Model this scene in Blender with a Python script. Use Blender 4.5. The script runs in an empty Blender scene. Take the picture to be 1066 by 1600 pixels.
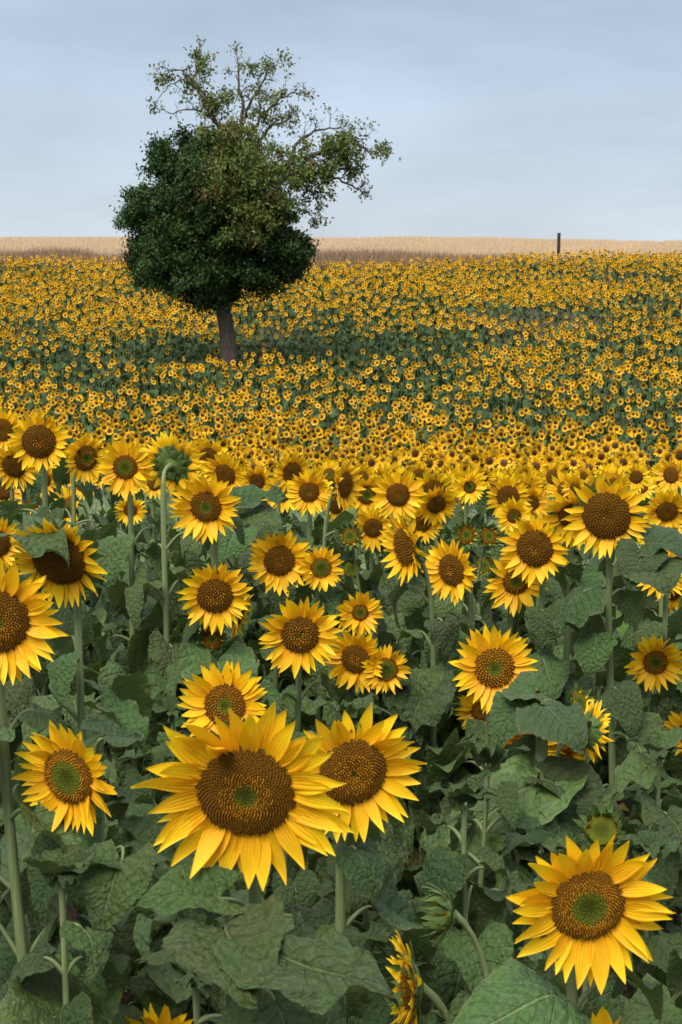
import bpy, math, random
import numpy as np
from mathutils import Vector, Matrix

SC = bpy.context.scene
COL = SC.collection
R = math.radians
rng = np.random.default_rng(11)
rnd = random.Random(5)

# ------------------------------------------------------------------ camera, sky, sun, exposure
F, CX, CY = 2400.0, 533.0, 800.0           # focal length and centre in pixels of the photograph
CAMZ = 2.15
PITCH = math.atan(340.0 / F)
cam = bpy.data.cameras.new('camera')
camo = bpy.data.objects.new('camera', cam); COL.objects.link(camo)
camo.location = (0, 0, CAMZ); camo.rotation_euler = (math.pi / 2 - PITCH, 0, 0)
cam.sensor_fit = 'VERTICAL'; cam.sensor_height = 36.0; cam.sensor_width = 24.0
cam.lens = F / 1600.0 * 36.0
cam.clip_start = 0.05; cam.clip_end = 3000
cam.dof.use_dof = True; cam.dof.focus_distance = 5.5; cam.dof.aperture_fstop = 16.0
SC.camera = camo
SC.render.resolution_x, SC.render.resolution_y = 682, 1024

SUN_EL, SUN_AZ = R(52), R(205)              # azimuth clockwise from +Y: behind the camera, a little to its left
w = bpy.data.worlds.new('World'); SC.world = w; w.use_nodes = True
nt = w.node_tree; nt.nodes.clear()
def wn(t, **k):
    n = nt.nodes.new(t)
    for a, b in k.items(): setattr(n, a, b)
    return n
out = wn('ShaderNodeOutputWorld'); bg = wn('ShaderNodeBackground'); bg.inputs['Strength'].default_value = 0.1
sky = wn('ShaderNodeTexSky', sky_type='NISHITA', sun_disc=False, sun_elevation=SUN_EL, sun_rotation=SUN_AZ)
tc = wn('ShaderNodeTexCoord'); sep = wn('ShaderNodeSeparateXYZ'); nt.links.new(tc.outputs['Generated'], sep.inputs[0])
mp = wn('ShaderNodeMapping'); mp.inputs['Scale'].default_value = (1.0, 1.0, 3.2); nt.links.new(tc.outputs['Generated'], mp.inputs[0])
no = wn('ShaderNodeTexNoise'); no.inputs['Scale'].default_value = 3.6; no.inputs['Detail'].default_value = 5; no.inputs['Roughness'].default_value = 0.52
nt.links.new(mp.outputs[0], no.inputs['Vector'])
gr = wn('ShaderNodeValToRGB')               # cloud colour by elevation (sine)
cr = gr.color_ramp; cr.elements[0].position = 0.0; cr.elements[0].color = (.550, .615, .700, 1)
cr.elements[1].position = 1.0; cr.elements[1].color = (1.45, 1.50, 1.56, 1)
for p, c in ((.03, (.545, .612, .700, 1)), (.09, (.480, .555, .665, 1)), (.20, (.375, .460, .580, 1)), (.42, (.60, .68, .79, 1))):
    e = cr.elements.new(p); e.color = c
nt.links.new(sep.outputs['Z'], gr.inputs[0])
mr = wn('ShaderNodeMapRange'); mr.inputs['From Min'].default_value = .3; mr.inputs['From Max'].default_value = .7
mr.inputs['To Min'].default_value = 2.45; mr.inputs['To Max'].default_value = 3.75
nt.links.new(no.outputs['Fac'], mr.inputs['Value'])
sc_ = wn('ShaderNodeVectorMath', operation='SCALE'); nt.links.new(gr.outputs[0], sc_.inputs[0]); nt.links.new(mr.outputs[0], sc_.inputs['Scale'])
mx = wn('ShaderNodeMix', data_type='RGBA'); mx.inputs['Factor'].default_value = 0.93
nt.links.new(sky.outputs[0], mx.inputs[6]); nt.links.new(sc_.outputs[0], mx.inputs[7])
nt.links.new(mx.outputs[2], bg.inputs['Color']); nt.links.new(bg.outputs[0], out.inputs[0])

sl = bpy.data.lights.new('sun', 'SUN'); sl.energy = 1.4; sl.angle = R(35); sl.color = (1.0, .92, .80)
so = bpy.data.objects.new('sun', sl); COL.objects.link(so)
sd = Vector((math.sin(SUN_AZ) * math.cos(SUN_EL), math.cos(SUN_AZ) * math.cos(SUN_EL), math.sin(SUN_EL)))
so.rotation_euler = sd.to_track_quat('Z', 'Y').to_euler(); so.location = (-8, -12, 20)
vs = SC.view_settings; vs.view_transform = 'Standard'; vs.look = 'None'; vs.gamma = 1; vs.use_curve_mapping = False; vs.exposure = 1.75
SC.cycles.use_denoising = True
SC.cycles.max_bounces = 6; SC.cycles.diffuse_bounces = 3; SC.cycles.transmission_bounces = 3; SC.cycles.transparent_max_bounces = 4

# ------------------------------------------------------------------ picture <-> place
FWD = np.array((0, math.cos(PITCH), -math.sin(PITCH))); UPV = np.array((0, math.sin(PITCH), math.cos(PITCH)))
CAM = np.array((0, 0, CAMZ))
def P(px, py, d):
    return CAM + d * (FWD + np.array(((px - CX) / F, 0, 0)) + (CY - py) / F * UPV)
def proj(p):
    q = np.asarray(p) - CAM
    d = q @ FWD
    return CX + F * q[..., 0] / d, CY - F * (q @ UPV) / d, d

_gy = np.array([-40, 0, 7, 9, 12, 16, 20, 24, 28, 33, 38, 44, 52, 62, 68, 90, 108, 125, 160, 400, 900])
_gz = np.array([0.2, 0, 0, -.13, -.5, -1.02, -1.36, -1.5, -1.36, -1.02, -.6, .02, 0.95, 2.22, 2.84, 4.30, 5.12, 5.40, 5.0, -4, -30])
K = 1.38                                      # the valley and the hillside beyond the crest
_kk = np.where(_gy < 14, 1.0, np.where(_gy < 18, 1.12, np.where(_gy < 22, 1.28, K)))
_gz = np.where(_gy < 14, _gz, CAMZ + (_gz + 1.3 - CAMZ) * _kk - 1.3); _gy = _gy * _kk
def _pchip(x):                               # smooth monotone interpolation of the profile
    h = np.diff(_gy); dl = np.diff(_gz) / h
    m = np.zeros(len(_gy)); m[0] = dl[0]; m[-1] = dl[-1]
    for i in range(1, len(_gy) - 1):
        if dl[i - 1] * dl[i] > 0:
            w1 = 2 * h[i] + h[i - 1]; w2 = h[i] + 2 * h[i - 1]
            m[i] = (w1 + w2) / (w1 / dl[i - 1] + w2 / dl[i])
    i = np.clip(np.searchsorted(_gy, x) - 1, 0, len(_gy) - 2)
    t = (x - _gy[i]) / h[i]
    return ((1 + 2 * t) * (1 - t) ** 2 * _gz[i] + t * (1 - t) ** 2 * h[i] * m[i] + t * t * (3 - 2 * t) * _gz[i + 1] + t * t * (t - 1) * h[i] * m[i + 1])
def ground(x, y):
    x = np.asarray(x, float); y = np.asarray(y, float)
    z = _pchip(np.clip(y, -39, 1200))
    far = np.clip((y - 10) / 15, 0, 1)
    z = z + far * (0.16 * np.sin(x * .21 + y * .11 + 1.0) * np.sin(y * .17 + .5) + .05 * np.sin(x * .5 - y * .33))
    z = z - np.clip((y - 60 * K) / 70, 0, 1.2) * np.where(x > 8, 0.00065 * (np.minimum(x, 80) - 8) ** 2, 0)
    return z
def gz(x, y): return float(ground(x, y))

_perm = rng.random((64, 64))
def vnoise(x, y):
    xi = np.floor(x).astype(int); yi = np.floor(y).astype(int); fx = x - xi; fy = y - yi
    fx = fx * fx * (3 - 2 * fx); fy = fy * fy * (3 - 2 * fy)
    g = lambda a, b: _perm[a % 64, b % 64]
    return (g(xi, yi) * (1 - fx) + g(xi + 1, yi) * fx) * (1 - fy) + (g(xi, yi + 1) * (1 - fx) + g(xi + 1, yi + 1) * fx) * fy

# ------------------------------------------------------------------ materials
class NB:
    def __init__(s, name):
        s.m = bpy.data.materials.new(name); s.m.use_nodes = True; s.t = s.m.node_tree
        s.b = s.t.nodes['Principled BSDF']; s.o = s.t.nodes['Material Output']
    def n(s, t, **k):
        n = s.t.nodes.new(t)
        for a, b in k.items(): setattr(n, a, b)
        return n
    def l(s, a, b): s.t.links.new(a, b)
    def put(s, sock, v):
        if hasattr(v, 'is_linked'): s.l(v, sock)
        else: sock.default_value = v
    def math(s, op, a, b=None, c=None, clamp=False):
        n = s.n('ShaderNodeMath', operation=op, use_clamp=clamp)
        for i, v in enumerate((a, b, c)):
            if v is not None: s.put(n.inputs[i], v)
        return n.outputs[0]
    def noise(s, vec, scale, detail=3, rough=.55):
        n = s.n('ShaderNodeTexNoise'); n.inputs['Scale'].default_value = scale; n.inputs['Detail'].default_value = detail; n.inputs['Roughness'].default_value = rough
        if vec is not None: s.l(vec, n.inputs['Vector'])
        return n.outputs['Fac']
    def mapr(s, v, a, b, c=0., d=1.):
        n = s.n('ShaderNodeMapRange'); s.put(n.inputs[0], v)
        for i, q in enumerate((a, b, c, d)): n.inputs[i + 1].default_value = q
        return n.outputs[0]
    def mix(s, f, a, b, mode='MIX'):
        n = s.n('ShaderNodeMix', data_type='RGBA', blend_type=mode); s.put(n.inputs[0], f)
        for i, v in ((6, a), (7, b)):
            if isinstance(v, tuple): v = v + (1,) if len(v) == 3 else v
            s.put(n.inputs[i], v)
        return n.outputs[2]
    def hsv(s, col, h, sat, v):
        n = s.n('ShaderNodeHueSaturation'); s.put(n.inputs['Color'], col)
        s.put(n.inputs['Hue'], h); s.put(n.inputs['Saturation'], sat); s.put(n.inputs['Value'], v)
        return n.outputs[0]
    def bump(s, h, strength, dist):
        n = s.n('ShaderNodeBump'); n.inputs['Strength'].default_value = strength; n.inputs['Distance'].default_value = dist
        s.l(h, n.inputs['Height']); s.l(n.outputs[0], s.b.inputs['Normal']); return n.outputs[0]
    def uv(s):
        n = s.n('ShaderNodeUVMap'); n.uv_map = 'UV'; q = s.n('ShaderNodeSeparateXYZ'); s.l(n.outputs[0], q.inputs[0]); return q.outputs['X'], q.outputs['Y']
    def rand(s): return s.n('ShaderNodeObjectInfo').outputs['Random']
    def obj(s): return s.n('ShaderNodeTexCoord').outputs['Object']
    def base(s, c): s.put(s.b.inputs['Base Color'], c if not isinstance(c, tuple) else c + (1,))
    def rough(s, r, spec=.4): s.put(s.b.inputs['Roughness'], r); s.b.inputs['Specular IOR Level'].default_value = spec
    def translucent(s, f, col):
        tb = s.n('ShaderNodeBsdfTranslucent'); s.put(tb.inputs['Color'], col if not isinstance(col, tuple) else col + (1,))
        mxs = s.n('ShaderNodeMixShader'); mxs.inputs[0].default_value = f
        s.l(s.b.outputs[0], mxs.inputs[1]); s.l(tb.outputs[0], mxs.inputs[2]); s.l(mxs.outputs[0], s.o.inputs['Surface'])

def m_leaf(name, c1, c2, vein, under, drytip=False):
    k = NB(name); u, v = k.uv(); av = k.math('ABSOLUTE', v)
    rd = k.rand()
    nz = k.noise(k.obj(), 22, 4); nz2 = k.noise(k.obj(), 7, 2)
    col = k.mix(k.mapr(nz, .3, .7), c1, c2)
    mid = k.mapr(av, .015, .055, 1, 0)
    t = k.math('FRACT', k.math('SUBTRACT', k.math('MULTIPLY', u, 7.0), k.math('MULTIPLY', av, 2.3)))
    d = k.math('ABSOLUTE', k.math('SUBTRACT', t, .5))
    lat = k.math('MULTIPLY', k.mapr(d, .43, .495), k.mapr(av, .3, 1.0, .85, .15))
    vm = k.math('MAXIMUM', mid, lat)
    col = k.mix(k.math('MULTIPLY', vm, .55), col, vein)
    col = k.hsv(col, k.mapr(rd, 0, 1, .472, .512), k.mapr(nz2, .3, .7, .85, 1.12), k.mapr(k.math('FRACT', k.math('MULTIPLY', rd, 7.31)), 0, 1, .66, 1.36))
    # pale hairy underside
    bf = k.n('ShaderNodeNewGeometry').outputs['Backfacing']
    col = k.mix(k.math('MULTIPLY', bf, .65), col, under)
    # insect spots and scorched margins, on some leaves more than on others
    sp = k.mapr(k.noise(k.obj(), 60, 2), .70, .76, 0, .6)
    col = k.mix(sp, col, (.10, .085, .03))
    edge = k.math('MULTIPLY', k.mapr(k.math('ADD', av, k.math('MULTIPLY', nz, .35)), 1.08, 1.25), k.mapr(rd, .55, .95, 0, .8))
    col = k.mix(edge, col, (.17, .13, .05))
    vo = k.n('ShaderNodeTexVoronoi', feature='SMOOTH_F1'); vo.inputs['Scale'].default_value = 13; vo.inputs['Smoothness'].default_value = .4; k.l(k.obj(), vo.inputs['Vector'])
    k.base(col); k.rough(k.mapr(nz, .2, .8, .38, .56), .5)
    h = k.math('ADD', k.math('ADD', k.math('MULTIPLY', k.noise(k.obj(), 60, 3), .45), k.math('MULTIPLY', vm, -.5)), k.math('MULTIPLY', vo.outputs['Distance'], -.7))
    k.bump(h, 1.0, .012)
    k.translucent(.14, k.hsv(col, .49, 1.25, 1.6))
    return k.m
M_LEAF = m_leaf('sunflower_leaf_green', (.034, .078, .018), (.076, .135, .034), (.20, .27, .11), (.12, .17, .064))
M_DEAD = m_leaf('withered_leaf_brown', (.06, .028, .014), (.14, .075, .036), (.22, .15, .08), (.15, .09, .05))
M_YELLEAF = m_leaf('yellowing_leaf', (.15, .15, .02), (.24, .17, .05), (.3, .28, .12), (.2, .19, .08))

def m_stem():
    k = NB('stem_hairy_green'); o = k.obj()
    mpn = k.n('ShaderNodeMapping'); mpn.inputs['Scale'].default_value = (160, 160, 9); k.l(o, mpn.inputs[0])
    nz = k.noise(mpn.outputs[0], 1, 3); n2 = k.noise(o, 6, 2)
    c = k.mix(k.mapr(nz, .3, .7), (.105, .15, .055), (.19, .235, .11)); c = k.mix(k.mapr(n2, .5, .75, 0, .45), c, (.20, .19, .085))
    k.base(c); k.rough(.55, .35); k.bump(nz, .5, .002); return k.m
M_STEM = m_stem()

def m_petal():
    k = NB('petal_yellow'); u, v = k.uv(); rd = k.rand()
    base, tip = (.88, .41, .004), (.95, .63, .012)
    nz = k.noise(k.obj(), 3.5, 3)
    g = k.math('POWER', k.math('MINIMUM', k.math('MAXIMUM', u, 0.0), 1.0), .62)
    g = k.math('ADD', g, k.mapr(nz, .3, .7, -.12, .12), clamp=True)
    c = k.mix(g, base, tip)
    stripe = k.math('SINE', k.math('MULTIPLY', v, 17.0))
    c = k.mix(k.mapr(stripe, .3, 1, 0, .10), c, (.80, .36, .004))
    c = k.hsv(c, k.mapr(rd, 0, 1, .492, .507), 1.0, k.mapr(rd, 0, 1, .9, 1.04))
    k.base(c); k.rough(.5, .3)
    k.bump(k.math('ADD', stripe, k.math('MULTIPLY', nz, 1.2)), .15, .04)
    k.translucent(.28, k.hsv(c, .495, 1.0, 1.0)); return k.m
M_PETAL = m_petal()

def m_attr(name, rough=.6, spec=.3, transl=0., bumpscale=None, var=0.):
    k = NB(name); a = k.n('ShaderNodeAttribute'); a.attribute_name = 'Col'; c = a.outputs['Color']
    if var:
        c = k.hsv(c, .5, 1.0, k.mapr(k.noise(k.obj(), 900, 1), .3, .7, 1 - var, 1 + var))
    k.base(c); k.rough(rough, spec)
    if transl: k.translucent(transl, c)
    return k.m
M_FLORET = m_attr('disc_floret', .85, .08)
M_FIELD = m_attr('field_plants', .6, .25, .15)
M_STRAW = m_attr('straw_and_weeds', .75, .15, .15)

def m_disc():
    k = NB('seed_disc'); a = k.n('ShaderNodeAttribute'); a.attribute_name = 'Col'
    vo = k.n('ShaderNodeTexVoronoi'); vo.inputs['Scale'].default_value = 260; k.l(k.obj(), vo.inputs['Vector'])
    c = k.mix(k.mapr(vo.outputs['Distance'], .1, .7, 0, .4), a.outputs['Color'], (.02, .009, .004))
    k.base(c); k.rough(.9, .06); k.bump(vo.outputs['Distance'], .8, .004); return k.m
M_DISC = m_disc()

def m_bract():
    k = NB('bract_green'); nz = k.noise(k.obj(), 40, 3)
    c = k.mix(k.mapr(nz, .3, .7), (.055, .105, .022), (.115, .175, .045)); k.base(c); k.rough(.55, .3)
    k.bump(nz, .4, .004); k.translucent(.12, c); return k.m
M_BRACT = m_bract()

def m_ground():
    k = NB('field_soil'); g = k.n('ShaderNodeNewGeometry').outputs['Position']
    sp = k.n('ShaderNodeSeparateXYZ'); k.l(g, sp.inputs[0]); y = sp.outputs['Y']
    n1 = k.noise(g, .9, 5); n2 = k.noise(g, 14, 4)
    soil = k.mix(k.mapr(n2, .3, .7), (.050, .032, .019), (.125, .085, .052))
    weed = k.mix(k.mapr(n2, .3, .7), (.03, .05, .018), (.06, .085, .03))
    c = k.mix(k.mapr(n1, .45, .62), soil, weed)
    wheat = k.mix(k.mapr(n2, .3, .7), (.54, .40, .28), (.60, .445, .31))
    c = k.mix(k.mapr(k.math('ADD', y, k.mapr(n1, 0, 1, -1.5, 1.5)), 93, 96), c, wheat)
    k.base(c); k.rough(.9, .15); k.bump(n2, .8, .08); return k.m
M_GROUND = m_ground()

def m_bark():
    k = NB('tree_bark'); o = k.obj()
    mpn = k.n('ShaderNodeMapping'); mpn.inputs['Scale'].default_value = (26, 26, 5); k.l(o, mpn.inputs[0])
    nz = k.noise(mpn.outputs[0], 1, 5, .65)
    k.base(k.mix(k.mapr(nz, .3, .68), (.035, .027, .021), (.16, .125, .10))); k.rough(.9, .15); k.bump(nz, 1.0, .05); return k.m
M_BARK = m_bark()
def m_plain(name, c, r=.6, spec=.3):
    k = NB(name); nz = k.noise(k.obj(), 9, 4)
    k.base(k.mix(k.mapr(nz, .3, .7), tuple(x * .7 for x in c), tuple(min(1, x * 1.25) for x in c))); k.rough(r, spec); return k.m
M_POST = m_plain('weathered_post_wood', (.045, .038, .036), .85, .15)
M_CAP = m_plain('zinc_cap', (.32, .33, .35), .5, .5)
M_WIRE = m_plain('aluminium_wire', (.26, .28, .31), .5, .5)
M_CROWN = m_attr('tree_leaf', .6, .25, .2)

# ------------------------------------------------------------------ mesh helpers
def catmull(pts, m=5):
    pts = np.asarray(pts, float); q = np.vstack([2 * pts[0] - pts[1], pts, 2 * pts[-1] - pts[-2]]); o = []
    for i in range(1, len(q) - 2):
        for t in np.arange(m) / m:
            a, b, c, d = q[i - 1], q[i], q[i + 1], q[i + 2]
            o.append(.5 * (2 * b + (c - a) * t + (2 * a - 5 * b + 4 * c - d) * t * t + (3 * b - a - 3 * c + d) * t ** 3))
    o.append(pts[-1]); return np.array(o)
def mesh(name, V, Fs, mat, cols=None, uvs=None, smooth=True):
    """V (n,3); Fs list of faces or (m,k) array; cols per vertex; uvs per vertex"""
    me = bpy.data.meshes.new(name)
    V = np.asarray(V, np.float32)
    if isinstance(Fs, np.ndarray):
        k = Fs.shape[1]; m = len(Fs)
        me.vertices.add(len(V)); me.vertices.foreach_set('co', V.ravel())
        me.loops.add(m * k); me.loops.foreach_set('vertex_index', Fs.ravel().astype(np.int32))
        me.polygons.add(m); me.polygons.foreach_set('loop_start', np.arange(0, m * k, k, dtype=np.int32)); me.polygons.foreach_set('loop_total', np.full(m, k, np.int32))
        me.update(calc_edges=True)
    else:
        me.from_pydata([tuple(map(float, v)) for v in V], [], [tuple(int(i) for i in f) for f in Fs]); me.update()
    if cols is not None:
        a = me.color_attributes.new('Col', 'FLOAT_COLOR', 'POINT')
        c = np.ones((len(V), 4), np.float32); c[:, :3] = cols; a.data.foreach_set('color', c.ravel())
    if uvs is not None:
        l = me.uv_layers.new(name='UV'); idx = np.empty(len(me.loops), np.int32); me.loops.foreach_get('vertex_index', idx)
        l.data.foreach_set('uv', np.asarray(uvs, np.float32)[idx].ravel())
    if mat is not None: me.materials.append(mat)
    if smooth: me.polygons.foreach_set('use_smooth', np.ones(len(me.polygons), bool))
    me.validate()
    return me
def link(name, me, parent=None, mat4=None, kind=None):
    o = bpy.data.objects.new(name, me); COL.objects.link(o)
    if parent is not None: o.parent = parent
    if mat4 is not None: o.matrix_local = mat4
    if kind: o['kind'] = kind
    return o
def thing(name, label, cat, loc, group=None, rz=0):
    o = bpy.data.objects.new(name, None); COL.objects.link(o); o.empty_display_size = .1
    o.location = tuple(float(c) for c in loc); o.rotation_euler.z = rz
    o['label'] = label; o['category'] = cat
    if group: o['group'] = group
    return o
def tag(o, label=None, cat=None, group=None, kind=None):
    for a, b in (('label', label), ('category', cat), ('group', group), ('kind', kind)):
        if b: o[a] = b
    return o
def grid_faces(nu, nv):
    i, j = np.meshgrid(np.arange(nu), np.arange(nv), indexing='ij'); a = (i * (nv + 1) + j).ravel()
    return np.stack([a, a + nv + 1, a + nv + 2, a + 1], 1)
def tube(pts, rad, sides=7, caps=False):
    pts = np.asarray(pts, float); n = len(pts); rad = np.broadcast_to(np.asarray(rad, float), (n,))
    tg = np.gradient(pts, axis=0); tg /= np.linalg.norm(tg, axis=1, keepdims=True) + 1e-9
    ref = np.array((1., 0, 0)) if abs(tg[0, 0]) < .8 else np.array((0, 1., 0))
    V = []
    for i in range(n):
        b = np.cross(tg[i], ref); b /= np.linalg.norm(b) + 1e-9; c = np.cross(b, tg[i]); ref = c if np.linalg.norm(c) > .1 else ref
        a = np.arange(sides) / sides * 2 * np.pi
        V.append(pts[i] + rad[i] * (np.cos(a)[:, None] * b + np.sin(a)[:, None] * c))
    V = np.concatenate(V)
    i, j = np.meshgrid(np.arange(n - 1), np.arange(sides), indexing='ij')
    a = (i * sides + j).ravel(); b = (i * sides + (j + 1) % sides).ravel()
    return V, np.stack([a, b, b + sides, a + sides], 1)
class Acc:
    """joins shapes of one part into one mesh"""
    def __init__(s): s.V = []; s.F = []; s.C = []; s.n = 0
    def add(s, V, F, c=None):
        s.V.append(np.asarray(V, float)); s.F.append(np.asarray(F) + s.n); s.n += len(V)
        s.C.append(np.broadcast_to(np.asarray(c if c is not None else (1, 1, 1), float), (len(V), 3)))
    def mesh(s, name, mat, cols=False, smooth=True):
        return mesh(name, np.concatenate(s.V), np.concatenate(s.F), mat, np.concatenate(s.C) if cols else None, None, smooth)
def bez(p0, p1, p2, p3, n):
    t = np.linspace(0, 1, n)[:, None]
    return (1 - t) ** 3 * p0 + 3 * t * (1 - t) ** 2 * p1 + 3 * t * t * (1 - t) * p2 + t ** 3 * p3
def nrm(v):
    v = np.asarray(v, float); return v / (np.linalg.norm(v) + 1e-12)
def frame(x, y, z, o):
    return Matrix(((x[0], y[0], z[0], o[0]), (x[1], y[1], z[1], o[1]), (x[2], y[2], z[2], o[2]), (0, 0, 0, 1)))

# ------------------------------------------------------------------ ground
def make_ground():
    ys = np.concatenate([np.arange(-30, 100, .8), np.arange(100, 190, 2.), np.arange(190, 1150, 25.)])
    xs = np.concatenate([np.arange(-520, -60, 23.), np.arange(-60, 60, 1.), np.arange(60, 521, 23.)])
    X, Y = np.meshgrid(xs, ys, indexing='ij'); Z = ground(X, Y)
    near = (Y > -5) & (Y < 60) & (np.abs(X) < 40)
    Z = Z + near * (rng.random(Z.shape) - .5) * .05
    o = link('ground', mesh('ground', np.stack([X, Y, Z], -1).reshape(-1, 3), grid_faces(len(xs) - 1, len(ys) - 1)[:, ::-1], M_GROUND), kind='structure')
make_ground()

# ------------------------------------------------------------------ shapes of the sunflower
def leaf_grid(seed, nu=22, nv=12, droop=.35, fold=.25, wav=.06):
    r = random.Random(seed)
    u = np.linspace(0, 1, nu + 1)[:, None] * np.ones((1, nv + 1)); v = np.ones((nu + 1, 1)) * np.linspace(-1, 1, nv + 1)[None, :]
    av = np.abs(v)
    wp = .52 * np.sin(np.pi * np.clip(.02 + .98 * u, 0.0, 1) ** .52) ** .70 * (1 - .16 * u) + .012
    wp = wp * (1 + .035 * np.abs(((u * 11) % 1) - .5) * 4 * (av > .95) * (u < .95))
    wp = wp * (1 + .10 * math.sin(seed) * np.sign(v))
    x = v * wp
    y = u - .26 * av ** 1.3 * np.exp(-u * 4.5) - .10 * av * wp * 0
    t = (u * 7 - av * 2.3) % 1.0
    z = .050 * np.sin(np.pi * t) * np.clip(av * 3, 0, 1) * (1 - .45 * av) + .010 * np.sin(31 * u + 9 * v + seed) * np.sin(23 * v - 8 * u) * np.clip(av * 4, 0, 1) - .03 * np.exp(-(av / .06) ** 2)
    z = z + fold * av * wp * (1 - .3 * u) - droop * u ** 2
    ph = r.random() * 6; ph2 = r.random() * 6
    z = z + wav * av ** 2 * np.sin(7 * u + ph + 1.7 * np.sign(v)) + wav * .7 * av ** 3 * np.sin(15 * u + ph2 + 2.4 * np.sign(v))
    z = z + .05 * np.sin(4 * u + ph) * v
    for _ in range(3):
        a, b, c = r.uniform(-8, 8), r.uniform(3, 9), r.random() * 6
        z = z + .024 * np.sin(a * x * 2 + b * y + c)
    y = y * (1 - .25 * droop * u)
    return np.stack([x, y, z], -1).reshape(-1, 3), np.stack([u, v], -1).reshape(-1, 2)
LEAF_N = 14
LEAVES, LEAVES_LO = [], []
for i in range(LEAF_N):
    dr, fo, wa = rnd.uniform(.15, .85), rnd.uniform(-.45, .5), rnd.uniform(.06, .15)
    V, U = leaf_grid(i, 34, 16, dr, fo, wa); LEAVES.append(mesh('leaf_blade', V, grid_faces(34, 16)[:, ::-1], M_LEAF, uvs=U))
    V, U = leaf_grid(i, 6, 6, dr, fo, wa); LEAVES_LO.append((V, grid_faces(6, 6)[:, ::-1], U))
DEADS = []
for i in range(3):
    V, U = leaf_grid(20 + i, 16, 10, 1.1, -.7, .14)
    V[:, 0] *= .6 + .2 * np.sin(V[:, 1] * 9); DEADS.append(mesh('withered_blade', V, grid_faces(16, 10)[:, ::-1], M_DEAD, uvs=U))
YELS = []
for i in range(2):
    V, U = leaf_grid(30 + i, 16, 10, .7, .1, .1); YELS.append(mesh('yellowing_blade', V, grid_faces(16, 10)[:, ::-1], M_YELLEAF, uvs=U))

def petal_grid(seed, nu=9, nv=4):
    r = random.Random(100 + seed)
    u = np.linspace(0, 1, nu + 1)[:, None] * np.ones((1, nv + 1)); v = np.ones((nu + 1, 1)) * np.linspace(-1, 1, nv + 1)[None, :]
    pk = r.uniform(.62, .82)
    wp = .5 * np.sin(np.pi * (.10 + .90 * u) ** pk) ** .85 * (1 - .12 * u) + .012
    x = v * wp; y = u.copy()
    curl = r.uniform(-.4, .6); tipc = r.uniform(-.6, .6); side = r.uniform(-.4, .4); tw = r.uniform(-.55, .55)
    x = x + side * u ** 2 * .8
    z = .10 * (v ** 2) * (1 - .4 * u) + .03 * np.cos(v * 4.7) * np.sin(np.pi * u)
    z = z * .9 + x * tw * u
    z = z + (curl * u ** 2 + tipc * np.clip(u - .65, 0, 1) ** 2 * 3) * 1.0
    z = z + .02 * np.sin(9 * u + r.random() * 6) * v
    return np.stack([x, y, z], -1).reshape(-1, 3), np.stack([u, v], -1).reshape(-1, 2)
# petal x is in units of its width, y of its length, z of its length*.3
PETAL_N = 14
PETALS = []
for i in range(PETAL_N):
    V, U = petal_grid(i); PETALS.append(mesh('petal', V, grid_faces(9, 4)[:, ::-1], M_PETAL, uvs=U))

def bract_mesh(curl, seed):
    nu, nv = 6, 2
    u = np.linspace(0, 1, nu + 1)[:, None] * np.ones((1, nv + 1)); v = np.ones((nu + 1, 1)) * np.linspace(-1, 1, nv + 1)[None, :]
    wp = .5 * (1 - u) ** .7 * (1 + .6 * np.sin(u * np.pi)) * .8
    return np.stack([v * wp, u, curl * u ** 2 + .1 * v * v], -1).reshape(-1, 3), grid_faces(nu, nv)[:, ::-1]
BRACTS = []
for i, c in enumerate((.5, .8, .2, 1.1)):
    V, Fq = bract_mesh(c, i); BRACTS.append(mesh('bract', V, Fq, M_BRACT))

BROWN, DKBROWN, ORANGE, GREEN, LTGREEN = map(np.array, ((.205, .092, .008), (.095, .046, .006), (.62, .27, .014), (.095, .115, .012), (.16, .19, .02)))
def disc_colour(q, green, ring, mature):
    """q radius 0..1 -> base colour (n,3)"""
    q = np.asarray(q)[:, None]
    c = BROWN * (1 - mature) + (DKBROWN * .5 + BROWN * .5) * mature
    c = c * np.ones_like(q)
    inner = np.clip((green - q) / .06 + .5, 0, 1) if green > .02 else np.zeros_like(q)
    gcol = GREEN * (.55 + .45 * np.clip(q / max(green, .05), 0, 1)) + (LTGREEN - GREEN) * .4 * (q > green * .55)
    c = c * (1 - inner) + gcol * inner
    return c
def disc_profile(q, Rd, dome):
    return Rd * (dome * (1 - q ** 2.4) - .10 * np.exp(-(q / .33) ** 2) * (dome > .1))
def make_disc(Rd, green, ring, mature, dome, rings=9, seg=28):
    q = np.concatenate([[0], np.linspace(.12, 1.0, rings)]); a = np.arange(seg) / seg * 2 * np.pi
    V = [(0, 0, float(disc_profile(np.array([0.]), Rd, dome)[0]))]; Q = [0]
    for k in q[1:]:
        zz = float(disc_profile(np.array([k]), Rd, dome)[0])
        for t in a: V.append((Rd * k * math.cos(t), Rd * k * math.sin(t), zz)); Q.append(k)
    for t in a: V.append((Rd * .96 * math.cos(t), Rd * .96 * math.sin(t), -.16 * Rd)); Q.append(1)
    Fs = [(0, 1 + i, 1 + (i + 1) % seg) for i in range(seg)]
    for k in range(rings):
        b0 = 1 + k * seg; b1 = b0 + seg
        Fs += [(b0 + i, b1 + i, b1 + (i + 1) % seg, b0 + (i + 1) % seg) for i in range(seg)]
    return mesh('flower_head', V, Fs, M_DISC, cols=disc_colour(Q, green, ring, mature) * .95)
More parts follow.
